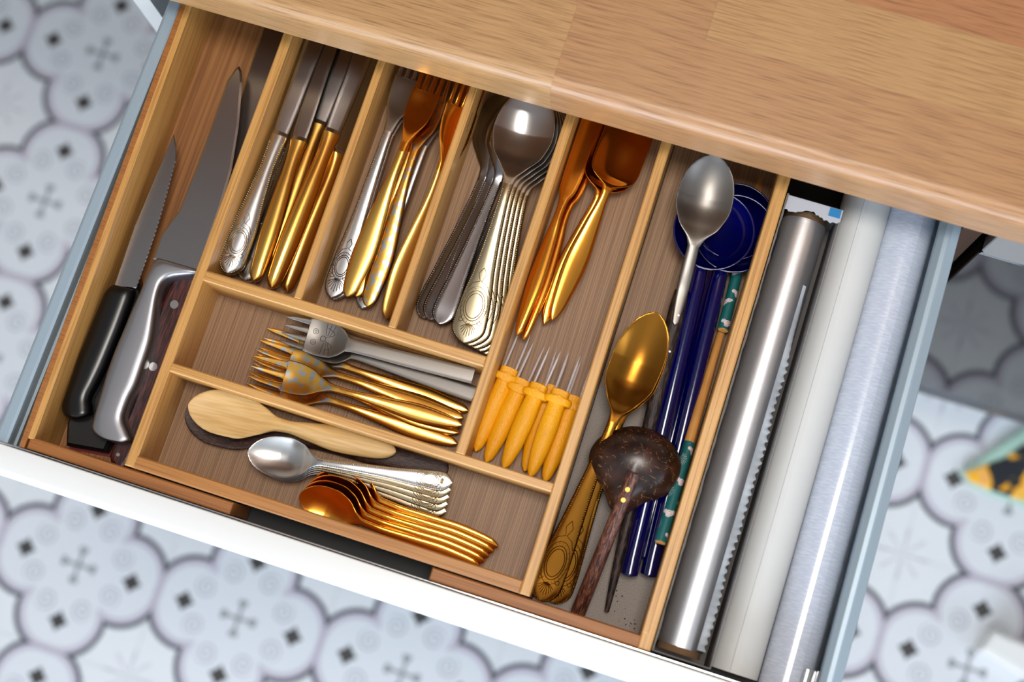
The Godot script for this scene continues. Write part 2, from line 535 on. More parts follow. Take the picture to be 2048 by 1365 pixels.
# a wall with one window; along the wall local x, into the room -z
func window_wall(called: String, c: Vector3, w: float, h: float, turn: float, length: float, mid: float) -> void:
	var wall := Node3D.new()
	wall.name = called
	add_child(wall)
	wall.set_meta("kind", "structure")
	wall.position = Vector3(c.x, 0, c.z)
	wall.rotation.y = turn
	var lo: float = -length / 2 + (mid - c.x if turn == 0.0 else -(mid - c.z))
	var hi := lo + length
	for r in [[lo, -w / 2, FLOOR, 1.75], [w / 2, hi, FLOOR, 1.75], [-w / 2, w / 2, FLOOR, c.y - h / 2], [-w / 2, w / 2, c.y + h / 2, 1.75]]:
		var b := MB.new()
		box(b, Vector3(r[0], r[2], 0), Vector3(r[1], r[3], 0.12), 0)
		put(b, "wall_panel", M.wall, wall)
	var win := Node3D.new()
	win.name = "window_1" if not has_node("window_1") else "window_2"
	add_child(win)
	win.set_meta("kind", "structure")
	win.position = Vector3(c.x, c.y, c.z)
	win.rotation.y = turn
	var f := MB.new()
	for r in [[-w / 2, -w / 2 + 0.06, -h / 2, h / 2], [w / 2 - 0.06, w / 2, -h / 2, h / 2], [-0.03, 0.03, -h / 2, h / 2], [-w / 2, w / 2, -h / 2, -h / 2 + 0.06], [-w / 2, w / 2, h / 2 - 0.06, h / 2]]:
		box(f, Vector3(r[0], r[2], 0.03), Vector3(r[1], r[3], 0.09), 0.003)
	put(f, "window_frame", M.white, win)
	for s in [-1, 1]:
		var g := MB.new()
		box(g, Vector3(minf(s * 0.03, s * (w / 2 - 0.06)), -h / 2 + 0.06, 0.058), Vector3(maxf(s * 0.03, s * (w / 2 - 0.06)), h / 2 - 0.06, 0.062), 0)
		put(g, "window_pane", M.pane, win)

# ---------------------------------------------------------------- worktop, drawer, tray
func build_worktop() -> void:
	var o := thing("worktop", "oak butcher-block kitchen worktop with a rounded front edge above the open drawer", "worktop", Vector3(0.3, 0.03, -0.62))
	var zf := -0.318
	var y0 := 0.03; var y1 := 0.071
	# rows of staves from the front: joints along x, tone of each stave
	var rows := [
		[-0.9, [-0.75, 0.208, 0.93, 1.6], [1, 0, 4, 0]],
		[zf - 0.062, [-0.75, 0.145, 0.86, 1.6], [3, 0, 2, 0]],
		[zf - 0.115, [-0.75, -0.1, 0.296, 1.15, 1.6], [0, 0, 1, 0]],
		[zf - 0.168, [-0.75, 0.12, 0.523, 1.3, 1.6], [1, 2, 2, 4]],
		[zf - 0.221, [-0.75, 0.3, 0.9, 1.6], [2, 4, 1]],
		[zf - 0.274, [-0.75, 0.0, 0.62, 1.2, 1.6], [1, 0, 3, 2]],
		[zf - 0.327, [-0.75, 0.4, 1.0, 1.6], [0, 2, 1]],
		[zf - 0.380, [-0.75, 0.15, 0.7, 1.6], [3, 0, 2]],
		[zf - 0.433, [-0.75, 0.35, 1.1, 1.6], [0, 1, 4]],
		[zf - 0.486, [-0.75, 0.05, 0.8, 1.6], [2, 0, 1]],
		[zf - 0.539, [-0.75, 0.5, 1.2, 1.6], [1, 0, 3]],
		[zf - 0.592, [-0.75, 0.25, 0.95, 1.6], [0, 2, 0]],
	]
	var g := 0.00004
	for k in rows.size():
		for i in rows[k][1].size() - 1:
			var xa: float = rows[k][1][i] + g; var xb: float = rows[k][1][i + 1] - g
			var b := MB.new()
			if k == 0:
				var prof := []                                     # rounded front edge in the y-z plane, extruded along x
				var r := 0.011
				prof.append(Vector2(zf - 0.0615, y0)); prof.append(Vector2(zf - 0.003, y0))
				for a in 4: prof.append(Vector2(zf - 0.003 + 0.003 * sin(PI / 2 * (a + 1) / 4.0), y0 + 0.003 - 0.003 * cos(PI / 2 * (a + 1) / 4.0)))
				for a in 8: prof.append(Vector2(zf - r + r * cos(PI / 2 * a / 7.0), y1 - r + r * sin(PI / 2 * a / 7.0)))
				prof.append(Vector2(zf - 0.0615, y1))
				var base := b.v.size()
				for e in [xa, xb]:
					for q in prof: b.p(Vector3(e, q.y, q.x))
				var n := prof.size()
				for a in n - 1: b.quad(base + a, base + a + 1, base + n + a + 1, base + n + a)
				var e0 := []; var e1 := []
				for q in prof:
					e1.append(Vector3(xb, q.y, q.x)); e0.push_front(Vector3(xa, q.y, q.x))
				b.face(e0); b.face(e1)
			else:
				var zt: float = rows[k][0] + 0.053 - 0.0001 - g if k > 0 else 0.0
				if k == 1: zt = zf - 0.06155
				var za: float = rows[k + 1][0] + 0.0529 if k < rows.size() - 1 else -0.9795
				box(b, Vector3(xa, y0, za), Vector3(xb, y1, zt), 0.00004)
			put(b, "stave", M.oak[rows[k][2][i]], o, o.position)

func build_drawer(cabinet: Node3D) -> void:
	var o := Node3D.new()
	o.name = "drawer"
	cabinet.add_child(o)
	var at := Vector3(0.2, FD, -0.25)
	o.position = at - cabinet.position
	var b := MB.new()
	box(b, Vector3(-0.088, FD - 0.012, -0.52), Vector3(0.494, FD, 0.011), 0.0005)
	put(b, "drawer_bottom", M.drawer_in, o, at)
	b = MB.new()
	box(b, Vector3(-0.086, FD, -0.52), Vector3(0.492, -0.01, -0.505), 0.001)
	put(b, "drawer_back", M.rail, o, at)
	# left side: [x offsets, height] profile swept from front to back
	for side in [[-0.0945, -0.0881, 1.0, "left"], [0.5035, 0.4985, -1.0, "right"]]:
		var s: float = side[2]
		var prof := [Vector2(0, -0.10), Vector2(0, -0.003), Vector2(0.0015, -0.0008), Vector2(0.003, 0.0), Vector2(0.0088, 0.0), Vector2(0.0105, -0.0012), Vector2(0.0108, -0.011), Vector2(0.0125, -0.012), Vector2(0.0125, -0.10)]
		if s < 0: prof = [Vector2(0, -0.10), Vector2(0, -0.006), Vector2(0.0006, -0.0045), Vector2(0.0062, -0.0004), Vector2(0.0075, 0.0), Vector2(0.0105, 0.0), Vector2(0.0112, -0.0006), Vector2(0.0142, -0.004), Vector2(0.0142, -0.012), Vector2(0.0115, -0.013), Vector2(0.0115, -0.10)]
		b = MB.new()
		for k in prof.size() - 1:
			var q: Vector2 = prof[k]; var r: Vector2 = prof[k + 1]
			var f := [Vector3(side[0] + s * q.x, q.y, 0.0105), Vector3(side[0] + s * q.x, q.y, -0.52) , Vector3(side[0] + s * r.x, r.y, -0.52), Vector3(side[0] + s * r.x, r.y, 0.0105)]
			f[1].x = side[1] + s * q.x; f[2].x = side[1] + s * r.x
			if s < 0: f.reverse()
			b.face(f)
		for e in [[side[0], 0.0105], [side[1], -0.52]]:
			var cap := []
			for q in prof: cap.append(Vector3(e[0] + s * q.x, q.y, e[1]))
			if (s > 0) == (e[1] > 0): pass
			else: cap.reverse()
			b.face(cap)
		put(b, "drawer_side", M.rail, o, at)
	# front panel, 21 mm thick with softened edges
	b = MB.new()
	var prof2 := [Vector2(0.012, -0.13), Vector2(0.012, 0.0005), Vector2(0.0128, 0.0015), Vector2(0.028, 0.002), Vector2(0.031, 0.001), Vector2(0.0325, -0.0015), Vector2(0.033, -0.005), Vector2(0.033, -0.13)]
	var base := b.v.size()
	for e in [-0.1, 0.506]:
		for q in prof2: b.p(Vector3(e, q.y, q.x))
	var n := prof2.size()
	for a in n - 1: b.quad(base + a, base + n + a, base + n + a + 1, base + a + 1)
	var e0 := []; var e1 := []
	for q in prof2:
		e0.append(Vector3(-0.1, q.y, q.x)); e1.push_front(Vector3(0.506, q.y, q.x))
	b.face(e0); b.face(e1)
	put(b, "front_panel", M.white, o, at)
	b = MB.new()
	box(b, Vector3(-0.094, -0.05, 0.0104), Vector3(0.50, -0.0015, 0.0114), 0.0002)
	put(b, "front_rail", M.chrome, o, at)
	for x in [-0.097, 0.478]:
		b = MB.new()
		var zi := 0.006 if x < 0 else -0.012
		for k in 2: rod(b, [Vector3(x + 0.006 + k * 0.0045, -0.012, 0.0098), Vector3(x + 0.006 + k * 0.0045, -0.012, zi)], [0.0016], 8)
		box(b, Vector3(x + 0.002, -0.022, zi), Vector3(x + 0.014, -0.0135, 0.0098), 0.0006)
		put(b, "front_bracket", M.chrome, o, at)

func slat(o: Node3D, called: String, x0: float, x1: float, z0: float, z1: float, y0: float, y1: float, m: Material) -> MeshInstance3D:
	var b := MB.new()
	box(b, Vector3(x0, y0, z0), Vector3(x1, y1, z1), 0.0009)
	return put(b, called, m, o, o.position)

func build_tray() -> void:
	var o := thing("cutlery_tray", "expandable bamboo cutlery tray with eight compartments inside the drawer", "cutlery tray", Vector3(0.15, -0.052, -0.17))
	var at := o.position
	var zb := -0.40
	var lo := -0.052
	var bv := 0.0009
	slat(o, "side_wall", 0.0, 0.0073, zb, 0.0, lo, 0.0, M.bamboo_z)
	slat(o, "side_wall", 0.2850, 0.2922, zb, 0.0, lo, 0.0, M.bamboo_z)
	slat(o, "front_rail", 0.0045, 0.2852, -0.0090, 0.0, lo, -0.0003, M.bamboo_front)
	slat(o, "back_rail", 0.0045, 0.2852, zb - 0.007, zb, lo, -0.0003, M.bamboo_x)
	slat(o, "cross_bar", 0.0065, 0.2152, -0.1462, -0.1385, FL, -0.0004, M.bamboo_x)
	slat(o, "cross_bar", 0.0065, 0.2856, -0.0770, -0.0705, FL, -0.0004, M.bamboo_x)
	slat(o, "divider", 0.0727, 0.0785, zb, -0.1455, FL, -0.0002, M.bamboo_z)
	slat(o, "divider", 0.1428, 0.1485, zb, -0.1455, FL, -0.0002, M.bamboo_z)
	slat(o, "divider", 0.2148, 0.2217, zb, -0.0765, FL, -0.0001, M.bamboo_z)
	var b := MB.new()
	box(b, Vector3(0.006, lo, zb), Vector3(0.2860, FL, -0.006), 0.0003)
	put(b, "floor_panel", M.tray_floor, o, at)
	# left sliding part: two laminated strips on top of the wall
	b = MB.new()
	solid(b, [Vector2(-0.0755, 0.0030), Vector2(-0.0668, 0.0030), Vector2(-0.0730, zb), Vector2(-0.0817, zb)], [[0, lo], [0, -0.001], [bv, 0]])
	var lw := put(b, "extension_wall", M.bamboo_z, o, at)
	b = MB.new()
	solid(b, [Vector2(-0.0748, 0.0100), Vector2(-0.0709, 0.0100), Vector2(-0.0772, zb), Vector2(-0.0810, zb)], [[0, -0.004], [0, 0.0005], [0.0004, 0.0008]])
	put(b, "edge_strip", M.bamboo_dark, lw, at)
	slat(o, "extension_rail", -0.0700, 0.0810, 0.0012, 0.0098, lo, -0.0006, M.bamboo_dark)
	var rw := slat(o, "extension_wall", 0.3697, 0.3785, zb, 0.0098, lo, -0.0002, M.bamboo_z)
	b = MB.new()
	box(b, Vector3(0.3699, -0.004, zb), Vector3(0.3740, 0.0007, -0.001), 0.0004)
	put(b, "edge_strip", M.bamboo_z, rw, at)
	slat(o, "extension_rail", 0.2245, 0.3705, 0.0012, 0.0098, lo, -0.0006, M.bamboo_dark)
	b = MB.new()
	box(b, Vector3(-0.0760, lo, zb), Vector3(-0.0004, FX, 0.0012), 0.0003)
	put(b, "floor_panel", M.ext_floor, o, at)
	b = MB.new()
	box(b, Vector3(0.2926, lo, zb), Vector3(0.3700, FX, 0.0012), 0.0003)
	put(b, "felt_lining", M.felt, o, at)
	b = MB.new()
	box(b, Vector3(0.2928, FX, zb), Vector3(0.3698, FX + 0.0005, -0.158), 0.0001)
	put(b, "floor_panel", M.tray_floor, o, at)

func build_surroundings() -> void:
	var u := thing("wall_cupboard", "brown wooden wall cupboard hanging above the worktop", "cupboard", Vector3(0.2, 0.62, -0.8))
	for k in 5:
		var w := MB.new()
		box(w, Vector3(-1.1 + k * 0.5, 0.62, -0.98), Vector3(-0.604 + k * 0.5, 1.74, -0.622), 0.001)
		put(w, "cabinet_box", M.cupboard, u, u.position)
		w = MB.new()
		box(w, Vector3(-1.098 + k * 0.5, 0.62, -0.6215), Vector3(-0.606 + k * 0.5, 1.74, -0.602), 0.002)
		put(w, "door", M.cupboard, u, u.position)
	var o := thing("base_cabinet", "white kitchen cabinet under the worktop with its wide grey-sided drawer pulled open", "cabinet", Vector3(0.19, FLOOR, -0.65))
	var at := o.position
	for r in [["side_panel", Vector3(-0.138, -0.70, -0.975), Vector3(-0.1205, 0.0295, -0.338), M.white], ["side_panel", Vector3(0.5085, -0.70, -0.975), Vector3(0.5225, 0.0295, -0.345), M.seam], ["back_panel", Vector3(-0.1205, -0.70, -0.975), Vector3(0.5085, 0.0295, -0.967), M.white], ["bottom_panel", Vector3(-0.1205, -0.70, -0.967), Vector3(0.5085, -0.684, -0.345), M.white], ["plinth", Vector3(-0.13, FLOOR, -0.42), Vector3(0.515, -0.70, -0.404), M.white]]:
		var b := MB.new()
		box(b, r[1], r[2], 0.0006)
		put(b, r[0], r[3], o, at)
	for k in 2:                                                # doors below the drawer
		var b := MB.new()
		box(b, Vector3(-0.118 + k * 0.314, -0.682, -0.3445), Vector3(0.192 + k * 0.314, -0.15, -0.338), 0.001)
		put(b, "door", M.white, o, at)
	build_drawer(o)
	o = thing("oven", "built-in oven with a steel control panel and dark glass door right of the drawer", "oven", Vector3(0.84, FLOOR, -0.62))
	at = o.position
	var b := MB.new()
	box(b, Vector3(0.530, -0.577, -0.95), Vector3(1.126, 0.028, -0.346), 0.002)
	put(b, "housing", M.black_matt, o, at)
	b = MB.new()
	box(b, Vector3(0.527, -0.530, -0.3458), Vector3(1.128, -0.0625, -0.335), 0.0015)
	put(b, "glass_door", M.oven_glass, o, at)
	b = MB.new()
	box(b, Vector3(0.527, -0.577, -0.3458), Vector3(1.128, -0.5315, -0.335), 0.002)
	put(b, "lower_trim", M.oven_trim, o, at)
	b = MB.new()
	var q := []
	for k in 7: q.append(Vector2(0.533 - 0.006 * cos(PI / 2 * k / 6.0), -0.0605 + 0.006 - 0.006 * sin(PI / 2 * k / 6.0)))
	q.append_array([Vector2(1.128, -0.0605), Vector2(1.128, 0.028), Vector2(0.527, 0.028)])
	solid(b, q, [[0, -0.3458], [0, -0.3358], [0.0008, -0.335]])
	for k in b.v.size(): b.v[k] = Vector3(b.v[k].x, b.v[k].z, b.v[k].y)
	for k in range(0, b.ix.size(), 3):
		var t := b.ix[k]; b.ix[k] = b.ix[k + 1]; b.ix[k + 1] = t
	put(b, "control_panel", M.steel, o, at)
	b = MB.new()
	box(b, Vector3(0.530, FLOOR, -0.42), Vector3(1.126, -0.578, -0.404), 0.001)
	put(b, "plinth", M.white, o, at)
	# patterned bundle on the floor at the right edge
	o = thing("floral_cloth", "folded yellow floral cloth with a mint green border lying on the tiled floor", "cloth", Vector3(0.84, FLOOR, -0.33))
	at = o.position
	b = MB.new()
	var fold := [Vector2(0.7108, -0.3031), Vector2(0.7757, -0.3849), Vector2(0.8116, -0.3885), Vector2(0.8402, -0.271), Vector2(0.8016, -0.285), Vector2(0.7571, -0.2874), Vector2(0.7241, -0.2921)]
	solid(b, fold, [[0.004, FLOOR], [0, FLOOR + 0.004], [0, FLOOR + 0.010], [0.004, FLOOR + 0.014]])
	put(b, "border", plain(Color(0.62, 0.74, 0.68), 0.9), o, at)
	b = MB.new()
	var yel := [Vector2(0.714, -0.3023), Vector2(0.7366, -0.3196), Vector2(0.7552, -0.3331), Vector2(0.7746, -0.3583), Vector2(0.8074, -0.3737), Vector2(0.8303, -0.28), Vector2(0.7977, -0.2897), Vector2(0.7562, -0.2904), Vector2(0.7235, -0.2939)]
	solid(b, yel, [[0.002, FLOOR + 0.0135], [0, FLOOR + 0.016], [0.003, FLOOR + 0.018]])
	for k in b.v.size(): b.uv[k] = Vector2(b.v[k].x, b.v[k].z) * 3.0
	var cm := plain(Color.WHITE, 0.9)
	cm.albedo_texture = noise_tex(0.02, [[0.0, Color(0.10, 0.11, 0.13)], [0.36, Color(0.12, 0.13, 0.15)], [0.40, Color(0.90, 0.62, 0.10)], [0.58, Color(0.93, 0.70, 0.16)], [0.62, Color(0.85, 0.58, 0.45)], [0.72, Color(0.93, 0.72, 0.2)], [1.0, Color(0.3, 0.35, 0.3)]], 3, 256, 61)
	put(b, "floral_face", cm, o, at)
	o = thing("white_box", "white cardboard box corner on the tiled floor at the lower right", "box", Vector3(0.9, FLOOR, -0.06))
	at = o.position
	b = MB.new()
	solid(b, [Vector2(0.7786, -0.1029), Vector2(0.7883, -0.1299), Vector2(0.9143, -0.117), Vector2(0.9017, -0.0729)], [[0, FLOOR], [0, FLOOR + 0.038], [0.002, FLOOR + 0.04]])
	put(b, "carton", M.white, o, at)
	b = MB.new()
	solid(b, [Vector2(0.7812, -0.1067), Vector2(0.7879, -0.1268), Vector2(0.9092, -0.1142), Vector2(0.9033, -0.0781)], [[0, FLOOR + 0.0401], [0.001, FLOOR + 0.042]])
	put(b, "lid", M.white, o, at)

# ---------------------------------------------------------------- cutlery kinds
func sub(st: Array, xa: float, xb: float) -> Array:
	var out := [at_x(st, xa)]
	for s in st:
		if s[0] > xa + 1.0 and s[0] < xb - 1.0: out.append(s)
	out.append(at_x(st, xb))
	return out

func piece(o: Node3D, called: String, m: Material, st: Array, xa: float, xb: float, r0: float, r1: float, segs := 30, across := 7, sq := 6.0) -> void:
	var b := MB.new()
	loft(b, sub(st, xa, xb), r0, r1, segs, across, 0.0, sq)
	put(b, called, m, o)

func decorate(o: Node3D, m: Material, st: Array, r0: float, neck: float, oval: Array) -> void:
	var b := MB.new()
	beads(b, st, r0, neck)
	put(b, "beaded_edge", m, o)
	if oval:
		b = MB.new()
		medallion(b, st, oval[0], oval[1], oval[2], st[0][0])
		put(b, "medallion", m, o)

func make_spoon(called: String, label: String, cat: String, group: String, st: Array, neck: float, r0: float, m: Material, mb: Material, bead_m: Material = null, oval := []) -> Node3D:
	var o := thing(called, label, cat, Vector3.ZERO, group)
	piece(o, "handle", m, st, st[0][0], neck, r0, 0.0, 34, 6)
	piece(o, "bowl", mb, st, neck - 0.6, st[-1][0], 0.0, (st[-1][0] - neck) * 0.44, 34, 14)
	if bead_m: decorate(o, bead_m, st, r0, neck - 4, oval)
	if bead_m and not oval:                                    # plain pattern: the beads run along the back too
		var b := MB.new()
		beads(b, st, r0, neck - 4, 0.72, 1.6, 1.4, true)
		put(b, "beaded_back", bead_m, o)
	return o

func make_fork(called: String, label: String, cat: String, group: String, st: Array, neck: float, r0: float, m: Material, mh: Material, tines: int, tip: float, tip_y: float, bead_m: Material = null, oval := []) -> Node3D:
	var o := thing(called, label, cat, Vector3.ZERO, group)
	piece(o, "handle", m, st, st[0][0], neck, r0, 0.0, 34, 6)
	piece(o, "head", mh, st, neck - 0.6, st[-1][0], 0.0, 0.0, 18, 10)
	var root: float = st[-1][0]
	var ext := st.duplicate()
	ext.append([lerpf(root, tip, 0.5), st[-1][1], lerpf(st[-1][2], tip_y, 0.25), st[-1][3], st[-1][4] * 0.7])
	ext.append([tip, st[-1][1] * 0.94, tip_y, st[-1][3] * 0.6, st[-1][4] * 0.4])
	for k in tines:
		var b := MB.new()
		tine(b, ext, root, tip, k, tines)
		put(b, "tine", mh, o)
	if bead_m: decorate(o, bead_m, st, r0, neck - 4, oval)
	return o

func make_knife(called: String, label: String, group: String, st: Array, r0: float, m: Material, blade: Array, bead_m: Material = null, oval := []) -> Node3D:
	var o := thing(called, label, "knife", Vector3.ZERO, group)
	piece(o, "handle", m, st, st[0][0], st[-1][0], r0, 0.0, 34, 9, 3.0)
	var l: float = st[-1][0]
	piece(o, "collar", M.silver, [[l - 0.3, st[-1][1] * 0.97, 0, st[-1][3] * 0.9, st[-1][4]], [l + 3.6, st[-1][1] * 0.88, 0, st[-1][3] * 0.55, 0.0]], l - 0.3, l + 3.6, 0.0, 0.4, 4, 8, 3.0)
	piece(o, "blade", M.blade, blade, blade[0][0], blade[-1][0], 0.0, 16.0, 24, 6, 8.0)
	if bead_m: decorate(o, bead_m, st, r0, l - 5, oval)
	return o

const SPOON := [[0, 10.0, 3.0, 2.4, 0.5], [12, 12.4, 3.2, 2.4, 0.6], [30, 11.2, 4.0, 2.6, 0.7], [55, 7.6, 6.0, 2.8, 0.7], [85, 5.0, 9.5, 3.0, 0.7], [112, 3.8, 11.5, 3.4, 0.6], [122, 4.6, 11.0, 3.0, -0.4], [131, 10.0, 9.6, 2.0, -2.5], [143, 18.5, 8.4, 1.6, -6.0], [159, 22.0, 8.0, 1.5, -8.0], [176, 21.6, 8.2, 1.5, -7.0], [192, 20.5, 8.8, 1.4, -6.6]]
const ROUND_SPOON := [[0, 7.6, 3.0, 2.2, 0.4], [12, 8.8, 3.2, 2.2, 0.5], [35, 7.0, 4.6, 2.4, 0.6], [75, 4.6, 8.5, 2.6, 0.6], [112, 3.5, 11.5, 3.2, 0.5], [120, 4.4, 11.0, 3.0, -0.4], [128, 10.0, 9.6, 2.0, -2.5], [140, 18.0, 8.4, 1.6, -6.0], [156, 20.5, 8.0, 1.5, -8.0], [172, 20.2, 8.2, 1.5, -7.0], [187, 19.0, 8.8, 1.4, -6.6]]
const FORK_B := [[0, 6.6, 2.0, 2.2, 0.4], [14, 8.6, 2.4, 2.3, 0.5], [28, 8.2, 3.2, 2.4, 0.6], [60, 5.6, 6.0, 2.6, 0.6], [100, 4.2, 9.5, 3.0, 0.6], [126, 3.6, 10.5, 3.2, 0.4], [138, 5.0, 9.8, 2.6, -0.3], [150, 9.4, 7.8, 2.0, -1.2], [163, 10.8, 6.2, 1.9, -1.6], [172, 11.0, 5.6, 1.8, -1.4]]
const FORK_G := [[0, 4.2, 2.0, 2.2, 0.5], [12, 6.6, 2.2, 2.4, 0.8], [35, 8.5, 3.0, 2.6, 1.0], [65, 6.4, 5.8, 2.8, 1.0], [98, 3.4, 9.0, 3.2, 0.6], [117, 3.1, 9.6, 3.2, 0.3], [127, 5.4, 9.0, 2.6, -0.5], [139, 9.4, 7.2, 2.0, -1.6], [152, 10.6, 5.8, 1.8, -2.0], [161, 10.6, 5.4, 1.8, -1.6]]
const FORK_D := [[0, 2.6, 1.8, 1.8, 0.4], [12, 4.8, 2.2, 2.0, 0.7], [32, 6.5, 3.0, 2.2, 0.9], [58, 4.6, 5.0, 2.4, 0.8], [84, 2.5, 7.6, 2.6, 0.4], [94, 2.5, 7.6, 2.6, 0.2], [103, 5.0, 6.4, 2.2, -0.6], [114, 10.0, 4.6, 1.6, -2.2], [124, 11.6, 4.0, 1.5, -2.6], [132, 11.6, 3.8, 1.4, -2.0]]
const FORK_C := [[0, 5.9, 1.0, 1.6, 0.05], [45, 5.6, 2.2, 1.6, 0.05], [88, 5.0, 3.6, 1.7, 0.0], [92, 5.2, 3.7, 1.7, -0.2], [97, 9.6, 3.6, 1.6, -1.4], [104, 12.8, 3.4, 1.5, -2.4], [112, 13.4, 3.4, 1.5, -2.4], [122, 12.4, 3.8, 1.4, -1.6]]
const TEA_S := [[0, 5.0, 2.4, 2.0, 0.4], [9, 7.0, 2.6, 2.0, 0.5], [20, 6.4, 3.6, 2.1, 0.5], [45, 4.3, 6.0, 2.3, 0.5], [78, 3.1, 8.5, 2.6, 0.4], [92, 2.8, 8.6, 2.6, 0.2], [98, 4.6, 8.0, 2.2, -0.8], [106, 11.0, 6.8, 1.5, -3.6], [117, 14.2, 6.2, 1.3, -5.6], [130, 14.0, 6.2, 1.3, -5.0], [144, 13.2, 6.6, 1.2, -4.6]]
const TEA_G := [[0, 3.0, 2.0, 2.0, 0.5], [12, 4.8, 2.4, 2.2, 0.8], [28, 5.4, 3.2, 2.3, 0.9], [52, 3.9, 5.6, 2.4, 0.8], [78, 2.5, 8.6, 2.6, 0.4], [86, 2.5, 8.6, 2.6, 0.2], [92, 4.6, 7.8, 2.0, -0.8], [100, 10.6, 6.6, 1.4, -3.4], [110, 13.4, 6.0, 1.2, -5.0], [122, 13.2, 6.0, 1.2, -4.6], [134, 12.4, 6.4, 1.1, -4.2]]
const BIG_G := [[0, 10.0, 3.0, 2.6, 0.4], [15, 11.0, 3.2, 2.6, 0.5], [32, 10.0, 4.2, 2.8, 0.6], [62, 7.4, 7.0, 3.0, 0.6], [100, 4.8, 11.0, 3.2, 0.6], [128, 3.5, 13.0, 3.4, 0.4], [138, 4.4, 12.4, 3.2, -0.5], [148, 11.0, 10.6, 2.0, -3.0], [164, 17.6, 9.4, 1.6, -7.0], [182, 18.2, 9.0, 1.5, -7.6], [200, 17.8, 9.2, 1.5, -6.0], [214, 17.0, 9.4, 1.4, -5.6]]

func build_knives() -> void:
	var blade := [[109.0, 5.4, 0.0, 2.4, 0.0], [116, 6.2, 0.0, 1.9, 0.0], [160, 7.0, 0.0, 1.6, 0.0], [205, 7.6, 0.0, 1.4, 0.0], [228, 6.2, 0.0, 1.2, 0.0]]
	var gh := [[0, 4.6, 0.0, 6.0, 0.3], [14, 6.2, 0.0, 8.0, 0.8], [38, 7.2, 0.0, 8.8, 1.0], [70, 6.4, 0.0, 8.6, 1.0], [92, 5.2, 0.0, 7.8, 0.8], [103, 5.6, 0.0, 7.8, 0.6], [109, 6.7, 0.0, 8.0, 0.5]]
	var bh := [[0, 7.6, 0.0, 7.5, 0.5], [13, 9.8, 0.0, 8.6, 0.6], [30, 9.8, 0.0, 9.0, 0.8], [58, 7.6, 0.0, 9.0, 1.0], [88, 5.8, 0.0, 8.4, 0.8], [104, 6.2, 0.0, 8.0, 0.6], [109, 6.6, 0.0, 7.6, 0.4]]
	var gr := "table knives in the narrow left compartment"
	var k := make_knife("table_knife", "silver table knife with beaded edge and oval medallion, farthest left of the knives", gr, bh, 8.0, M.silver, blade, M.champagne, [24.0, 7.2, 4.6])
	lay(k, Vector3(0.0154, -0.0225, -0.1512), Vector3(0.0162, -0.0235, -0.2735), 6)
	lay(again(k, "silver beaded table knife lying underneath, its shell tip peeking out beside the others"), Vector3(0.0256, -0.0365, -0.1524), Vector3(0.024, -0.0385, -0.2726), -4)
	var g := make_knife("table_knife", "gold table knife with flat worn handle, just right of the silver beaded knife", gr, gh, 6.0, M.gold_satin, blade)
	lay(g, Vector3(0.0356, -0.0235, -0.1522), Vector3(0.0297, -0.0255, -0.2743), 0)
	lay(again(g, "gold table knife lowest in the gap between the two front gold knife handles"), Vector3(0.0364, -0.0365, -0.1714), Vector3(0.0374, -0.0355, -0.2893), 8)
	var gl := gh.duplicate(true)
	var bl := blade.duplicate(true)
	for s in gl:
		s[0] *= 1.12; s[1] *= 1.04; s[3] *= 1.12
	for s in bl: s[0] += 13.0
	var c := make_knife("table_knife", "long rounded gold table knife tilted on its side in the middle of the knife compartment", gr, gl, 7.0, M.gold, bl)
	lay(c, Vector3(0.0484, -0.0245, -0.1511), Vector3(0.0531, -0.0235, -0.2878), 22)
	lay(again(g, "gold table knife with grey reflections pressed against the right divider of the knife compartment"), Vector3(0.0562, -0.037, -0.1538), Vector3(0.0598, -0.035, -0.276), 40)

func build_forks() -> void:
	var gr := "dinner forks in the second compartment"
	var s := make_fork("dinner_fork", "silver dinner fork with beaded edge and oval medallion at the left of the forks", "fork", gr, FORK_B, 128.0, 8.0, M.silver, M.steel, 4, 206.0, 10.0, M.pewter, [24.0, 6.6, 4.2])
	lay(s, Vector3(0.0909, -0.033, -0.1585), Vector3(0.0927, -0.0315, -0.3007), 0)
	lay(again(s, "silver beaded dinner fork directly beneath the leftmost silver fork"), Vector3(0.0921, -0.0372, -0.1583), Vector3(0.0938, -0.0365, -0.3013), 0)
	lay(again(s, "silver beaded dinner fork lying low under the worn gold fork"), Vector3(0.1133, -0.0395, -0.1584), Vector3(0.119, -0.042, -0.287), 0)
	var g := make_fork("dinner_fork", "gold dinner fork with a smooth leaf-shaped handle, left one of the gold forks", "fork", gr, FORK_G, 112.0, 6.0, M.gold_satin, M.gold_deep, 4, 196.0, 9.0)
	lay(g, Vector3(0.1031, -0.026, -0.1613), Vector3(0.1087, -0.0235, -0.2818), 0)
	lay(again(g, "gold dinner fork under the left gold fork, only its handle tip and shank showing"), Vector3(0.1077, -0.033, -0.1644), Vector3(0.1116, -0.032, -0.2813), 4)
	var e: Node3D = again(g, "gold dinner fork leaning on its side against the right divider, tines up")
	lay(e, Vector3(0.1337, -0.027, -0.1546), Vector3(0.136, -0.015, -0.2732), 30)
	lay(again(g, "gold dinner fork wedged edge-on between the leaning gold fork and the divider"), Vector3(0.1369, -0.033, -0.1572), Vector3(0.1382, -0.024, -0.2762), 48)
	var w := make_fork("dinner_fork", "gold dinner fork whose plating is worn to silver patches along the handle", "fork", gr, FORK_G, 112.0, 6.0, M.gold_worn, M.gold_used, 4, 196.0, 9.0)
	lay(w, Vector3(0.1183, -0.03, -0.1593), Vector3(0.115, -0.031, -0.2936), 0)

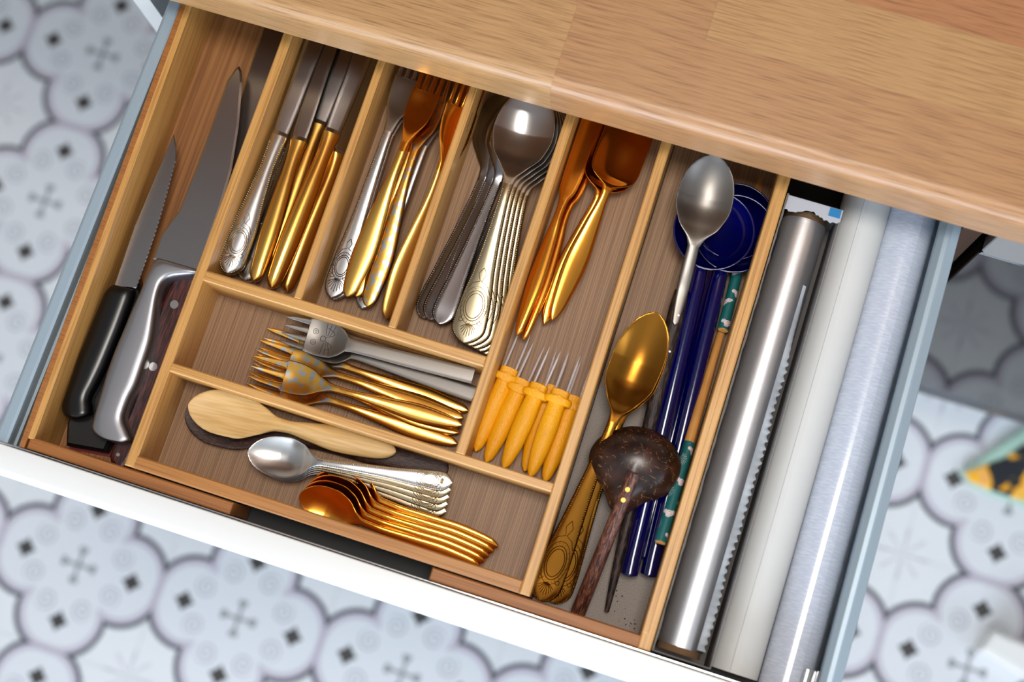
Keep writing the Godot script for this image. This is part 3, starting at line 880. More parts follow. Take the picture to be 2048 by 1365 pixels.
func build_spoons() -> void:
	var gr := "round-ended silver spoons lying face down"
	var r := make_spoon("table_spoon", "silver table spoon with beaded round end, lying face down, leftmost of the spoons", "spoon", gr, ROUND_SPOON, 116.0, 9.0, M.pewter, M.pewter, M.steel)
	lay(r, Vector3(0.1573, -0.032, -0.1645), Vector3(0.1645, -0.0305, -0.2864), 172)
	lay(again(r, "silver beaded spoon lying face down, middle one of the three dark round handle ends"), Vector3(0.1632, -0.0305, -0.1645), Vector3(0.1712, -0.029, -0.2863), 176)
	lay(again(r, "silver beaded spoon lying face down, rightmost of the three dark round handle ends"), Vector3(0.1717, -0.027, -0.1629), Vector3(0.1788, -0.026, -0.286), 184)
	var deep: Node3D = again(r, "silver beaded spoon lying deep between the round-ended spoons and the medallion stack")
	deep.get_node("handle").material_override = M.silver
	lay(deep, Vector3(0.1815, -0.033, -0.1699), Vector3(0.1821, -0.033, -0.285), 166)
	var at := ["lowest", "fourth from the top", "third from the top", "second from the top", "topmost"]
	var s := make_spoon("table_spoon", "large spoon with beaded edge and oval medallion, lowest of the nested stack", "spoon", "nested medallion table spoons", SPOON, 118.0, 11.0, M.champagne, M.silver, M.champagne, [27.0, 9.0, 6.0])
	for k in 5:
		var o: Node3D = s if k == 0 else again(s, "large spoon with beaded edge and oval medallion, %s of the nested stack" % at[k])
		var i := 4 - k
		lay(o, Vector3(0.1941, -0.024, -0.1537) + Vector3(0.0040 * i, -0.0026 * i, 0.0004 * i), Vector3(0.1887, -0.0215, -0.289) + Vector3(0.0028 * i, -0.0026 * i, 0.0004 * i), 0)

func build_servers() -> void:
	var kst := [[0, 2.2, 0.0, 2.6, 0.5], [14, 4.2, 0.3, 3.0, 0.7], [45, 6.2, 1.0, 3.4, 0.9], [75, 4.8, 2.2, 3.6, 0.8], [94, 3.0, 3.6, 4.0, 0.4], [103, 3.4, 3.6, 3.6, 0.2], [112, 6.4, 3.0, 2.6, 0.0], [128, 7.6, 2.4, 2.0, 0.0], [170, 8.6, 1.4, 1.8, 0.0], [190, 7.0, 1.0, 1.6, 0.0]]
	var gr := "gold butter knives in the fourth compartment"
	var o := thing("butter_knife", "gold butter knife with broad blade, the left upper one of two next to the server", "knife", Vector3.ZERO, gr)
	piece(o, "handle", M.gold_deep, kst, 0, 100, 6.0, 0.0, 30, 7)
	piece(o, "blade", M.gold_deep, kst, 99.4, 190, 0.0, 9.0, 30, 7)
	lay(o, Vector3(0.2277, -0.024, -0.1705), Vector3(0.2303, -0.026, -0.2765), -6)
	lay(again(o, "gold butter knife with broad blade, the lower right one of two next to the server"), Vector3(0.2324, -0.03, -0.1698), Vector3(0.2346, -0.033, -0.2768), -10)
	var sst := [[0, 2.8, 0.0, 2.6, 0.3], [14, 5.8, 0.4, 3.0, 0.3], [45, 8.4, 2.0, 3.2, 0.3], [75, 5.6, 5.5, 3.4, 0.3], [97, 3.2, 9.0, 3.8, 0.2], [103, 4.2, 9.6, 3.4, 0.0], [106, 8.5, 9.6, 2.8, -0.8], [109, 13.5, 9.4, 2.4, -3.5], [114, 17.0, 9.0, 2.0, -6.2], [121, 18.0, 8.0, 1.8, -6.4], [150, 18.2, 5.5, 1.8, -4.0], [185, 17.6, 2.0, 1.6, -1.0]]
	gr = "gold cake servers in the fourth compartment"
	o = thing("cake_server", "gold cake server with wide scoop blade and mirror-like leaf handle, upper of the pair", "cake server", Vector3.ZERO, gr)
	piece(o, "handle", M.gold_deep, sst, 0, 100, 7.0, 0.0, 30, 7)
	piece(o, "scoop", M.gold_deep, sst, 99.4, 185, 0.0, 4.0, 40, 14)
	lay(o, Vector3(0.2477, -0.026, -0.1888), Vector3(0.2551, -0.027, -0.291), 14)
	lay(again(o, "gold cake server with wide scoop blade, lower of the pair, edge showing"), Vector3(0.2426, -0.0325, -0.1856), Vector3(0.2513, -0.0335, -0.2911), 12)

func build_corn() -> void:
	var kern := FastNoiseLite.new()
	kern.noise_type = FastNoiseLite.TYPE_CELLULAR
	kern.frequency = 0.05; kern.seed = 4
	var kt := NoiseTexture2D.new()
	kt.width = 256; kt.height = 256; kt.seamless = true; kt.noise = kern
	bumpy(M.corn, kt, 0.03)
	M.corn.uv1_triplanar = true
	M.corn.uv1_scale = Vector3(30, 30, 44)
	var o := thing("corn_holder", "yellow corn-cob holder with two steel prongs, far left in its compartment", "corn holder", Vector3.ZERO, "yellow corn holders")
	var st := [[0, 2.2, 0.0, 4.0, 0.0], [8, 4.4, 0.0, 7.5, 0.0], [22, 6.4, 0.0, 10.0, 0.0], [38, 6.9, 0.0, 10.5, 0.0], [52, 6.2, 0.0, 9.6, 0.0], [55, 6.0, 0.0, 9.4, 0.0]]
	piece(o, "cob_handle", M.corn, st, 0, 55, 5.0, 0.0, 24, 9, 2.0)
	piece(o, "flange", M.corn, [[53.5, 9.4, 0.0, 11.0, 0.0], [57, 10.2, 0.0, 11.6, 0.0], [60, 9.4, 0.0, 11.0, 0.0]], 53.5, 60, 1.6, 1.6, 5, 10, 3.0)
	piece(o, "socket", M.corn, [[58, 6.6, 0.0, 7.6, 0.0], [64.5, 6.4, 0.0, 7.2, 0.0]], 58, 64.5, 0.0, 0.6, 5, 8, 6.0)
	for s in [-1, 1]:
		var b := MB.new()
		rod(b, [Vector3(0.063, 0, s * 0.0042), Vector3(0.083, 0, s * 0.0042), Vector3(0.0915, 0, s * 0.0042)], [0.0010, 0.0010, 0.0001], 8)
		put(b, "prong", M.prong, o)
	lay(o, Vector3(0.2237, -0.0385, -0.0845), Vector3(0.2284, -0.036, -0.1406), 8)
	lay(again(o, "yellow corn-cob holder with two steel prongs, second from the left and partly overlapped"), Vector3(0.2333, -0.037, -0.0793), Vector3(0.2394, -0.035, -0.1334), 0)
	lay(again(o, "yellow corn-cob holder with two steel prongs, third from the left, on top in the middle"), Vector3(0.2472, -0.028, -0.0782), Vector3(0.2524, -0.027, -0.1309), -6)
	lay(again(o, "yellow corn-cob holder almost hidden behind the two topmost holders, prongs showing"), Vector3(0.261, -0.0385, -0.0815), Vector3(0.2606, -0.0385, -0.1398), 0)
	lay(again(o, "yellow corn-cob holder, brightest and topmost, second from the right"), Vector3(0.2668, -0.024, -0.0778), Vector3(0.2691, -0.023, -0.1329), 0)
	lay(again(o, "yellow corn-cob holder with two steel prongs, far right against the tray wall"), Vector3(0.2768, -0.035, -0.0784), Vector3(0.2786, -0.035, -0.1336), 10)

func build_small_forks() -> void:
	var gr := "gold pastry forks in the middle compartment"
	var f := make_fork("pastry_fork", "gold three-tined pastry fork worn silver at the head, front one nearest the viewer", "fork", gr, FORK_D, 90.0, 5.0, M.gold, M.gold_worn, 3, 158.0, 5.0)
	lay(f, Vector3(0.2103, -0.029, -0.0984), Vector3(0.112, -0.03, -0.0954), 0)
	lay(again(f, "gold three-tined pastry fork lowest at the front, its head hidden under the nearest fork"), Vector3(0.2097, -0.0395, -0.0859), Vector3(0.1097, -0.0395, -0.0879), 0)
	lay(again(f, "gold three-tined pastry fork, second from the front, head visible above the nearest fork"), Vector3(0.2088, -0.0345, -0.1039), Vector3(0.1092, -0.0345, -0.1051), 10)
	lay(again(f, "gold three-tined pastry fork just under the cat-face fork, worn silver at its handle end"), Vector3(0.2097, -0.0405, -0.1107), Vector3(0.1037, -0.04, -0.1147), 0)
	lay(again(f, "gold three-tined pastry fork squeezed between the front forks, handle tip showing"), Vector3(0.2088, -0.039, -0.0933), Vector3(0.1086, -0.0385, -0.095), 14)
	gr = "steel children's forks in the middle compartment"
	var c := make_fork("child_fork", "plain steel children's fork under the cat-face fork, handle spread to the front", "fork", gr, FORK_C, 93.0, 0.0, M.dull_steel, M.dull_steel, 4, 140.0, 4.6)
	lay(c, Vector3(0.2117, -0.0275, -0.1216), Vector3(0.1125, -0.032, -0.1254), 0)
	var k: Node3D = again(c, "steel children's fork engraved with a cat face, on top of the middle compartment")
	lay(k, Vector3(0.2081, -0.019, -0.1328), Vector3(0.1127, -0.021, -0.1275), 0)
	var b := MB.new()
	var st := FORK_C
	for s in [-1, 1]:
		for r in [1.9, 0.8]:
			var e := []
			for i in 13: e.append(Vector2(116.8 + r * cos(TAU * i / 12), s * 3.9 + r * sin(TAU * i / 12)))
			line(b, st, e, 0.2)
		for i in 3: line(b, st, [Vector2(109.0 - i * 1.2, s * 2.6), Vector2(109.5 - i * 2.4, s * 6.4), Vector2(109.7 - i * 3.2, s * 11.2)], 0.2)
		var arc := []
		for i in 9: arc.append(Vector2(108.5 - 5.5 * sin(PI * i / 8.0), s * (1.4 + 6.8 * i / 8.0)))
		line(b, st, arc, 0.2)
	var nose := []
	for i in 13: nose.append(Vector2(110.5 + 2.0 * cos(TAU * i / 12), 2.0 * sin(TAU * i / 12)))
	line(b, st, nose, 0.2)
	put(b, "engraved_cat_face", M.ink, k)

func build_teaspoons() -> void:
	var o := thing("wooden_spoon", "dark palm-wood spoon lying beneath the pale wooden spoon", "spoon")
	var st := [[0, 8.0, 2.6, 5.0, 0.6], [14, 9.5, 2.6, 5.0, 0.8], [50, 8.0, 3.0, 6.0, 0.8], [100, 5.6, 4.0, 7.0, 0.6], [118, 6.0, 4.6, 6.0, 0.0], [136, 13.0, 5.4, 3.6, -2.5], [156, 18.6, 5.6, 3.0, -4.0], [178, 18.4, 5.8, 3.0, -3.6], [193, 17.6, 6.0, 3.0, -3.4]]
	piece(o, "handle", M.palm_dark, st, 0, 112, 5.0, 0.0, 30, 7, 4.0)
	piece(o, "bowl", M.palm_dark, st, 111.4, 193, 0.0, 26.0, 30, 12)
	lay(o, Vector3(0.2091, -0.043, -0.0664), Vector3(0.0064, -0.041, -0.0475), 0)
	o = thing("wooden_spoon", "pale bamboo spoon with a broad oval bowl and leaf-shaped handle", "spoon")
	st = [[0, 5.0, 2.6, 4.6, 0.6], [16, 8.2, 2.8, 5.0, 1.0], [40, 9.6, 3.6, 5.4, 1.2], [64, 6.6, 5.0, 6.0, 1.2], [78, 4.6, 6.4, 6.2, 0.8], [86, 5.2, 6.8, 5.6, 0.2], [98, 10.6, 6.8, 3.6, -1.6], [114, 16.4, 6.6, 3.0, -3.0], [132, 16.4, 6.8, 2.8, -2.8], [151, 15.0, 7.2, 2.6, -2.6]]
	piece(o, "handle", M.pale_wood, st, 0, 84, 9.0, 0.0, 30, 8, 4.0)
	piece(o, "bowl", M.pale_wood, st, 83.4, 151, 0.0, 26.0, 30, 14)
	lay(o, Vector3(0.1713, -0.033, -0.0667), Vector3(0.0571, -0.031, -0.0566), 4)
	var at := ["lowest", "fourth", "middle", "second", "topmost"]
	var s := make_spoon("tea_spoon", "silver teaspoon with beaded medallion handle, lowest of its nested stack", "spoon", "nested silver teaspoons", TEA_S, 95.0, 6.5, M.champagne, M.silver, M.champagne, [15.5, 5.0, 3.5])
	for k in 5:
		var sp: Node3D = s if k == 0 else again(s, "silver teaspoon with beaded medallion handle, %s of its nested stack" % at[k])
		var i := 4 - k
		lay(sp, Vector3(0.217, -0.023, -0.0576) + Vector3(0.0003 * i, -0.0024 * i, 0.0049 * i), Vector3(0.1253, -0.023, -0.0429) + Vector3(0.0003 * i, -0.0024 * i, 0.0014 * i), 0)
	var top: Node3D = get_node("tea_spoon_004")
	for n in top.get_children():
		if str(n.name) == "handle": n.material_override = M.silver
	at = ["farthest back", "fourth", "middle", "second", "front, with its whole bowl showing"]
	var g := make_spoon("tea_spoon", "gold teaspoon of a fanned row of five, farthest back", "spoon", "fanned gold teaspoons", TEA_G, 89.0, 6.0, M.gold_deep, M.gold_deep)
	for k in 5:
		var sp: Node3D = g if k == 0 else again(g, "gold teaspoon of a fanned row of five, %s" % at[k])
		var i := 4 - k
		lay(sp, Vector3(0.2526, -0.027, -0.0099) + Vector3(0.0019 * i, -0.0012 * i, -0.0042 * i), Vector3(0.1656, -0.0245, -0.0165) + Vector3(0.0004 * i, -0.0012 * i, -0.0046 * i), -22)

func planar_uv(b: MB, s: float) -> void:
	for k in b.v.size(): b.uv[k] = Vector2(b.v[k].x, b.v[k].z) * s

func build_kitchen_knives() -> void:
	var o := thing("kitchen_knife", "black-handled kitchen knife with red trim at the butt, lowest in the left compartment", "knife", Vector3(-0.0424, -0.045, -0.0107))
	var b := MB.new()
	solid(b, [Vector2(-0.0624, -0.0157), Vector2(-0.0573, -0.0006), Vector2(-0.0282, -0.0044), Vector2(-0.0262, -0.0309), Vector2(-0.0374, -0.1125), Vector2(-0.053, -0.1329), Vector2(-0.0563, -0.1185), Vector2(-0.0605, -0.0741)], [[0.001, -0.0450], [0, -0.0440], [0, -0.0360], [0.002, -0.0335]])
	put(b, "handle", M.black_matt, o, o.position)
	b = MB.new()
	solid(b, [Vector2(-0.0609, -0.0089), Vector2(-0.0581, 0.0013), Vector2(-0.0278, -0.0025), Vector2(-0.0254, -0.0291), Vector2(-0.0369, -0.1115), Vector2(-0.0539, -0.1343), Vector2(-0.0556, -0.1251)], [[0, -0.0476], [0, -0.0452]])
	put(b, "red_trim", M.red, o, o.position)
	o = thing("kitchen_knife", "large knife with riveted rosewood handle squeezed along the tray divider", "knife", Vector3(-0.0192, -0.04, -0.006))
	b = MB.new()
	solid(b, smooth_poly([Vector2(-0.0064, -0.1411), Vector2(-0.0191, -0.1419), Vector2(-0.025, -0.1161), Vector2(-0.0213, -0.0751), Vector2(-0.0195, -0.0379), Vector2(-0.0217, -0.0073), Vector2(-0.0172, 0.0024), Vector2(-0.0087, 0.0027), Vector2(-0.0044, -0.0202), Vector2(-0.002, -0.0546), Vector2(-0.0036, -0.092)]), [[0.002, -0.0410], [0, -0.0385], [0, -0.0275], [0.0012, -0.0262], [0.003, -0.0256]])
	put(b, "handle", M.rosewood, o, o.position)
	for q in [Vector3(-0.015, -0.0256, -0.1193), Vector3(-0.0138, -0.0256, -0.0721), Vector3(-0.0155, -0.0256, -0.0055)]:
		b = MB.new()
		rod(b, [q + Vector3(0, -0.001, 0), q + Vector3(0, 0.0003, 0)], [0.0031 if q.z < -0.02 else 0.0013], 16)
		put(b, "rivet", M.steel, o, o.position)
	b = MB.new()
	solid(b, [Vector2(-0.0117, -0.1407), Vector2(-0.0106, -0.1654), Vector2(-0.0094, -0.282), Vector2(-0.0101, -0.342), Vector2(-0.0281, -0.3417), Vector2(-0.0262, -0.2942), Vector2(-0.0228, -0.2093), Vector2(-0.0223, -0.1461)], [[0.001, -0.0352], [0, -0.0346], [0, -0.0341], [0.0012, -0.0336]])
	put(b, "blade", M.blade, o, o.position)
	o = thing("paring_knife", "small serrated knife with a moulded black plastic handle along the left tray wall", "knife", Vector3(-0.0586, -0.034, -0.0231))
	b = MB.new()
	ribbon(b, [Vector2(-0.0633, -0.1196), Vector2(-0.0663, -0.1132), Vector2(-0.0669, -0.1045), Vector2(-0.0673, -0.0906), Vector2(-0.0676, -0.0752), Vector2(-0.0681, -0.0613), Vector2(-0.0675, -0.0479), Vector2(-0.0669, -0.0352), Vector2(-0.0664, -0.026), Vector2(-0.062, -0.0199), Vector2(-0.055, -0.0187)], [Vector2(-0.0461, -0.1206), Vector2(-0.0447, -0.116), Vector2(-0.0444, -0.108), Vector2(-0.0442, -0.092), Vector2(-0.0446, -0.077), Vector2(-0.0452, -0.0612), Vector2(-0.0464, -0.0484), Vector2(-0.0476, -0.0375), Vector2(-0.0447, -0.0309), Vector2(-0.0437, -0.0263), Vector2(-0.0479, -0.0213)], -0.0270, 0.0165, 2.6)
	put(b, "handle", M.black, o, o.position)
	b = MB.new()
	var serr := [Vector2(-0.0615, -0.1183), Vector2(-0.0631, -0.1646), Vector2(-0.0616, -0.2078), Vector2(-0.06, -0.2395), Vector2(-0.0535, -0.2286)]
	var e1: Vector2 = [Vector2(-0.0515, -0.222)][0]
	var e2: Vector2 = [Vector2(-0.0454, -0.1221)][0]
	for k in 61:
		var t := k / 60.0
		var q := e1.lerp(e2, t) + Vector2(0.0016 * sin(PI * t), 0.0)
		serr.append(q + (Vector2(0.0004, 0.0002) if k % 2 else Vector2.ZERO))
	solid(b, serr, [[0.0005, -0.0252], [0, -0.0247], [0, -0.0242], [0.0006, -0.0238]])
	put(b, "blade", M.blade, o, o.position)
	o = thing("chef_knife", "chef's knife with a brushed all-steel handle lying on top in the left compartment", "knife", Vector3(-0.0264, -0.03, -0.0138))
	b = MB.new()
	ribbon(b, [Vector2(-0.0371, -0.1471), Vector2(-0.0375, -0.1439), Vector2(-0.0378, -0.1408), Vector2(-0.038, -0.1361), Vector2(-0.0385, -0.1313), Vector2(-0.0387, -0.1225), Vector2(-0.04, -0.1067), Vector2(-0.0408, -0.0894), Vector2(-0.0415, -0.0741), Vector2(-0.0412, -0.0573), Vector2(-0.0401, -0.0426), Vector2(-0.0391, -0.0281), Vector2(-0.0383, -0.0209), Vector2(-0.0377, -0.0174), Vector2(-0.0346, -0.0143), Vector2(-0.0279, -0.0127), Vector2(-0.018, -0.0129)], [Vector2(-0.0033, -0.1475), Vector2(-0.0017, -0.1442), Vector2(-0.0176, -0.1373), Vector2(-0.0232, -0.1326), Vector2(-0.0249, -0.1271), Vector2(-0.024, -0.1174), Vector2(-0.0206, -0.1032), Vector2(-0.0175, -0.0879), Vector2(-0.0167, -0.0705), Vector2(-0.0164, -0.0556), Vector2(-0.0178, -0.0451), Vector2(-0.0176, -0.0337), Vector2(-0.0156, -0.0284), Vector2(-0.0104, -0.0227), Vector2(-0.0068, -0.0183), Vector2(-0.009, -0.015), Vector2(-0.0129, -0.0134)], -0.0225, 0.0190, 4.0)
	put(b, "handle", M.handle_steel, o, o.position)
	b = MB.new()
	solid(b, [Vector2(-0.04, -0.1455), Vector2(-0.0405, -0.1645), Vector2(-0.0343, -0.1855), Vector2(-0.0335, -0.2225), Vector2(-0.0337, -0.2552), Vector2(-0.0344, -0.2885), Vector2(-0.0319, -0.299), Vector2(-0.0299, -0.3021), Vector2(-0.0267, -0.2989), Vector2(-0.0233, -0.2906), Vector2(-0.0192, -0.276), Vector2(-0.0141, -0.2575), Vector2(-0.0077, -0.2248), Vector2(-0.0055, -0.1943), Vector2(-0.005, -0.1632), Vector2(-0.0044, -0.1448), Vector2(-0.026, -0.1444)], [[0.0012, -0.0212], [0, -0.0205], [0, -0.0202], [0.0016, -0.0195]])
	put(b, "blade", M.blade, o, o.position)

# a solid between two outlines given point for point, with a rounded section
func ribbon(b: MB, l: Array, r: Array, y: float, t: float, sq: float) -> void:
	var L := []; var R := []
	var n := l.size()
	for k in n - 1:
		for s in 4:
			var f := s / 4.0
			var a: Vector2 = l[k]; var c: Vector2 = r[k]
			L.append(a.cubic_interpolate(l[k + 1], l[maxi(k - 1, 0)], l[mini(k + 2, n - 1)], f))
			R.append(c.cubic_interpolate(r[k + 1], r[maxi(k - 1, 0)], r[mini(k + 2, n - 1)], f))
	L.append(l[-1]); R.append(r[-1])
	var m := 22
	var base := b.v.size()
	for k in L.size():
		var e := minf(float(k), float(L.size() - 1 - k))
		var tt := t * (0.55 + 0.45 * sqrt(1.0 - pow(1.0 - minf(e / 5.0, 1.0), 2)))
		for i in m:
			var a := TAU * i / m
			var u: float = signf(cos(a)) * pow(absf(cos(a)), 2.0 / sq)
			var h: float = signf(sin(a)) * pow(absf(sin(a)), 2.0 / sq)
			var q: Vector2 = L[k].lerp(R[k], 0.5 + 0.5 * u)
			b.p(Vector3(q.x, y + 0.5 * tt * h, q.y))
	for k in L.size() - 1:
		for i in m:
			var j := (i + 1) % m
			b.quad(base + k * m + i, base + (k + 1) * m + i, base + (k + 1) * m + j, base + k * m + j)
	for e in [0, L.size() - 1]:
		for i in range(1, m - 1):
			if e == 0: b.tri(base, base + i, base + i + 1)
			else: b.tri(base + e * m, base + e * m + i + 1, base + e * m + i)

func shell(poly: Array, c: Vector2, y0: float, h: float, n: int) -> MB:      # dome over an outline
	var b := MB.new()
	var P := poly.duplicate()
	if signed_area(P) < 0: P.reverse()
	var m := P.size()
	for k in n:
		var a := PI / 2 * k / n
		for q in P:
			var p: Vector2 = c + (q - c) * cos(a)
			b.p(Vector3(p.x, y0 + h * sin(a), p.y), Vector2(p.x, p.y))
	var tip := b.p(Vector3(c.x, y0 + h, c.y), c)
	for k in n - 1:
		for i in m: b.quad(k * m + i, k * m + (i + 1) % m, (k + 1) * m + (i + 1) % m, (k + 1) * m + i)
	for i in m: b.tri((n - 1) * m + i, (n - 1) * m + (i + 1) % m, tip)
	return b

func build_ladles() -> void:
	# gold serving spoons
	var s := make_spoon("serving_spoon", "large gold serving spoon with engraved handle, lower of the two", "spoon", "large gold serving spoons", BIG_G, 133.0, 10.0, M.old_gold, M.old_gold, M.old_gold, [28.0, 10.0, 5.6])
	lay(s, Vector3(0.3068, -0.043, -0.0012), Vector3(0.3125, -0.0315, -0.1367), 8)
	lay(again(s, "large gold serving spoon with engraved handle, upper of the two"), Vector3(0.2982, -0.0385, -0.0002), Vector3(0.3101, -0.026, -0.1358), 4)
	# cobalt ladles
	var l := [[0, 6.0, 0.0, 12.0, 0.0], [100, 6.0, 0.0, 12.0, 0.0], [205, 5.8, 0.0, 11.5, 0.0], [222, 5.2, 0.4, 9.0, 0.0]]
	var o := thing("ladle", "glossy cobalt blue ladle with thick round handle, leftmost and uppermost", "ladle", Vector3.ZERO, "glossy cobalt blue ladles")
	piece(o, "handle", M.cobalt, l, 0, 222, 2.0, 0.0, 20, 10, 2.0)
	var b := MB.new()
	var rings := 14
	var turn := 40
	var prof := []
	for k in rings + 1:
		var a := PI / 2 * k / rings
		prof.append(Vector2(sin(a) * 0.0270, -cos(a) * 0.016))
	prof.append(Vector2(0.0279, 0.0006)); prof.append(Vector2(0.0287, 0.0002))
	for k in rings + 1:
		var a := PI / 2 * (rings - k) / rings
		prof.append(Vector2(sin(a) * 0.0285, -cos(a) * 0.0178))
	for p in prof:
		for i in turn: b.p(Vector3(0.2490 + p.x * cos(TAU * i / turn), 0.009 + p.y, 0.003 + p.x * sin(TAU * i / turn)))
	for k in prof.size() - 1:
		for i in turn:
			var j := (i + 1) % turn
			b.quad(k * turn + i, k * turn + j, (k + 1) * turn + j, (k + 1) * turn + i)
	put(b, "bowl", M.cobalt, o)
	lay(o, Vector3(0.3515, -0.034, -0.0339), Vector3(0.3374, -0.027, -0.2505), 0)
	lay(again(o, "glossy cobalt blue ladle with thick round handle ending farthest right, next to the teal chopsticks"), Vector3(0.3644, -0.038, -0.0378), Vector3(0.3517, -0.033, -0.2564), 0)
	lay(again(o, "glossy cobalt blue ladle lowest of all, its bowl reaching farthest back under the worktop"), Vector3(0.3553, -0.0415, -0.0482), Vector3(0.3486, -0.04, -0.2653), 0)
	# steel spoon with driftwood handle
	var w := [[0, 1.6, 0.0, 3.2, 0.0], [30, 3.2, 0.0, 6.4, 0.0], [100, 4.8, 0.0, 9.0, 0.0], [180, 5.8, 0.0, 10.0, 0.0], [216, 6.0, 0.2, 9.6, 0.0], [232, 4.6, 0.4, 8.0, 0.0]]
	o = thing("serving_spoon", "steel serving spoon with a rough dark driftwood handle tapering to a point", "spoon")
	piece(o, "wooden_handle", M.driftwood, w, 0, 232, 1.0, 2.5, 36, 9, 2.0)
	b = MB.new()
	var ss := [[205, 2.4, 6.6, 1.6, 0.0], [228, 4.2, 6.0, 1.8, 0.2], [244, 4.6, 7.4, 2.4, 0.6], [261, 4.2, 9.0, 2.6, 0.6], [267, 6.4, 10.0, 2.2, -0.6], [277, 14.6, 11.0, 1.6, -4.0], [293, 19.8, 11.6, 1.5, -8.0], [310, 19.6, 12.0, 1.5, -7.5], [328, 18.4, 12.6, 1.4, -7.0]]
	loft(b, sub(ss, 205, 262), 3.0, 0.0, 16, 7)
	put(b, "steel_shank", M.dull_steel, o)
	b = MB.new()
	loft(b, sub(ss, 261.4, 328), 0.0, 30.0, 30, 14)
	put(b, "bowl", M.dull_steel, o)
	for x in [212.0, 186.0]:
		b = MB.new()
		rod(b, [Vector3(x * 0.001, 0.004, 0.001), Vector3(x * 0.001, 0.0075 if x > 200 else 0.0056, 0.001)], [0.0008], 8)
		put(b, "rivet", M.pewter, o)
	lay(o, Vector3(0.3443, -0.043, -0.0061), Vector3(0.3264, -0.02, -0.2723), 6)
	# coconut ladle
	o = thing("coconut_ladle", "coconut-shell ladle, rounded side up, with a riveted palm-wood handle", "ladle", Vector3(0.3339, -0.03, -0.1069))
	var at := o.position
	var out := smooth_poly([Vector2(0.3024, -0.0997), Vector2(0.301, -0.1076), Vector2(0.3033, -0.1163), Vector2(0.3087, -0.1235), Vector2(0.3173, -0.1298), Vector2(0.3273, -0.1337), Vector2(0.3378, -0.1345), Vector2(0.3482, -0.1322), Vector2(0.3569, -0.127), Vector2(0.3625, -0.1201), Vector2(0.3652, -0.1112), Vector2(0.3639, -0.101), Vector2(0.3585, -0.0929), Vector2(0.3513, -0.0874), Vector2(0.346, -0.0836), Vector2(0.3387, -0.0748), Vector2(0.3345, -0.072), Vector2(0.3268, -0.0728), Vector2(0.3215, -0.0794), Vector2(0.3183, -0.0841), Vector2(0.3112, -0.0898), Vector2(0.3052, -0.0951)], 2)
	var c: Vector2 = [Vector2(0.3342, -0.1097)][0]
	b = shell(out, c, -0.0230, 0.0200, 12)
	for k in b.v.size(): b.uv[k] = (b.uv[k] - c) * 9.0 + Vector2(0.5, 0.5)
	put(b, "shell_bowl", M.coconut, o, at)
	b = MB.new()
	solid(b, out, [[0.0012, -0.0245], [0, -0.0238], [0, -0.0228], [0.0012, -0.0222]])
	put(b, "shell_rim", M.palm_dark, o, at)
	b = MB.new()
	var pts := []; var rad := []
	for k in 13:
		var t := k / 12.0
		pts.append(Vector3(0.3343, -0.001, -0.0999).lerp(Vector3(0.3257, -0.04, -0.0001), t) + Vector3(0, 0.004 * sin(PI * t), 0))
		rad.append(lerpf(0.0044, 0.0053, t))
	rod(b, pts, rad, 12)
	for k in b.v.size(): b.v[k].y = b.v[k].y
	put(b, "handle", M.palm, o, at)
	for q in [Vector3(0.3335, 0.0022, -0.0874), Vector3(0.3328, 0.0005, -0.08)]:
		b = MB.new()
		rod(b, [q + Vector3(0, -0.003, 0), q + Vector3(0, 0.0004, 0)], [0.00165], 12)
		put(b, "rivet", M.brass, o, at)
	# chopsticks
	o = thing("chopstick", "bamboo chopstick with teal cloud-and-crane printed grip, lying the full length on the right", "chopstick", Vector3.ZERO, "teal printed chopsticks")
	b = MB.new()
	rod(b, [Vector3(0, 0, 0), Vector3(0.0735, 0, 0)], [0.0041, 0.0039], 16)
	for k in b.uv.size(): b.uv[k] = Vector2(b.uv[k].x, b.uv[k].y / 0.0735)
	put(b, "printed_grip", M.teal, o)
	b = MB.new()
	rod(b, [Vector3(0.0734, 0, 0), Vector3(0.150, 0, 0), Vector3(0.232, 0, 0)], [0.0038, 0.0030, 0.0018], 14)
	put(b, "stick", M.stick, o)
	b = MB.new()
	rod(b, [Vector3(-0.0006, 0, 0), Vector3(0.0002, 0, 0)], [0.0036], 14)
	put(b, "end_cap", M.stick, o)
	lay(o, Vector3(0.3649, -0.014, -0.0617), Vector3(0.3644, -0.0435, -0.2287), 40)
	lay(again(o, "bamboo chopstick with teal printed grip lying beside the blue bowls, pointing the other way"), Vector3(0.3648, -0.0335, -0.2191), Vector3(0.3623, -0.0425, -0.2818), -30)
	# crumbs
	b = MB.new()
	for k in 46:
		var q: Vector3 = Vector3(0.3575, -0.0478, -0.0071)
		if k > 26: q = Vector3(0.3674, -0.0478, -0.0007)
		elif k > 16: q = Vector3(0.3447, -0.0478, -0.0192)
		q += Vector3(rng.randfn(0, 0.0075 if k < 27 else 0.003), 0, rng.randfn(0, 0.006 if k < 27 else 0.002))
		if q.x > 0.366 or q.z > -0.001: continue
		bead(b, q, rng.randf_range(0.00025, 0.0007))
	var cr := put(b, "crumbs", M.ink, self)
	tag(cr, "dark crumbs on the grey lining near the front corner of the utensil compartment", "crumbs")
	cr.set_meta("kind", "stuff")

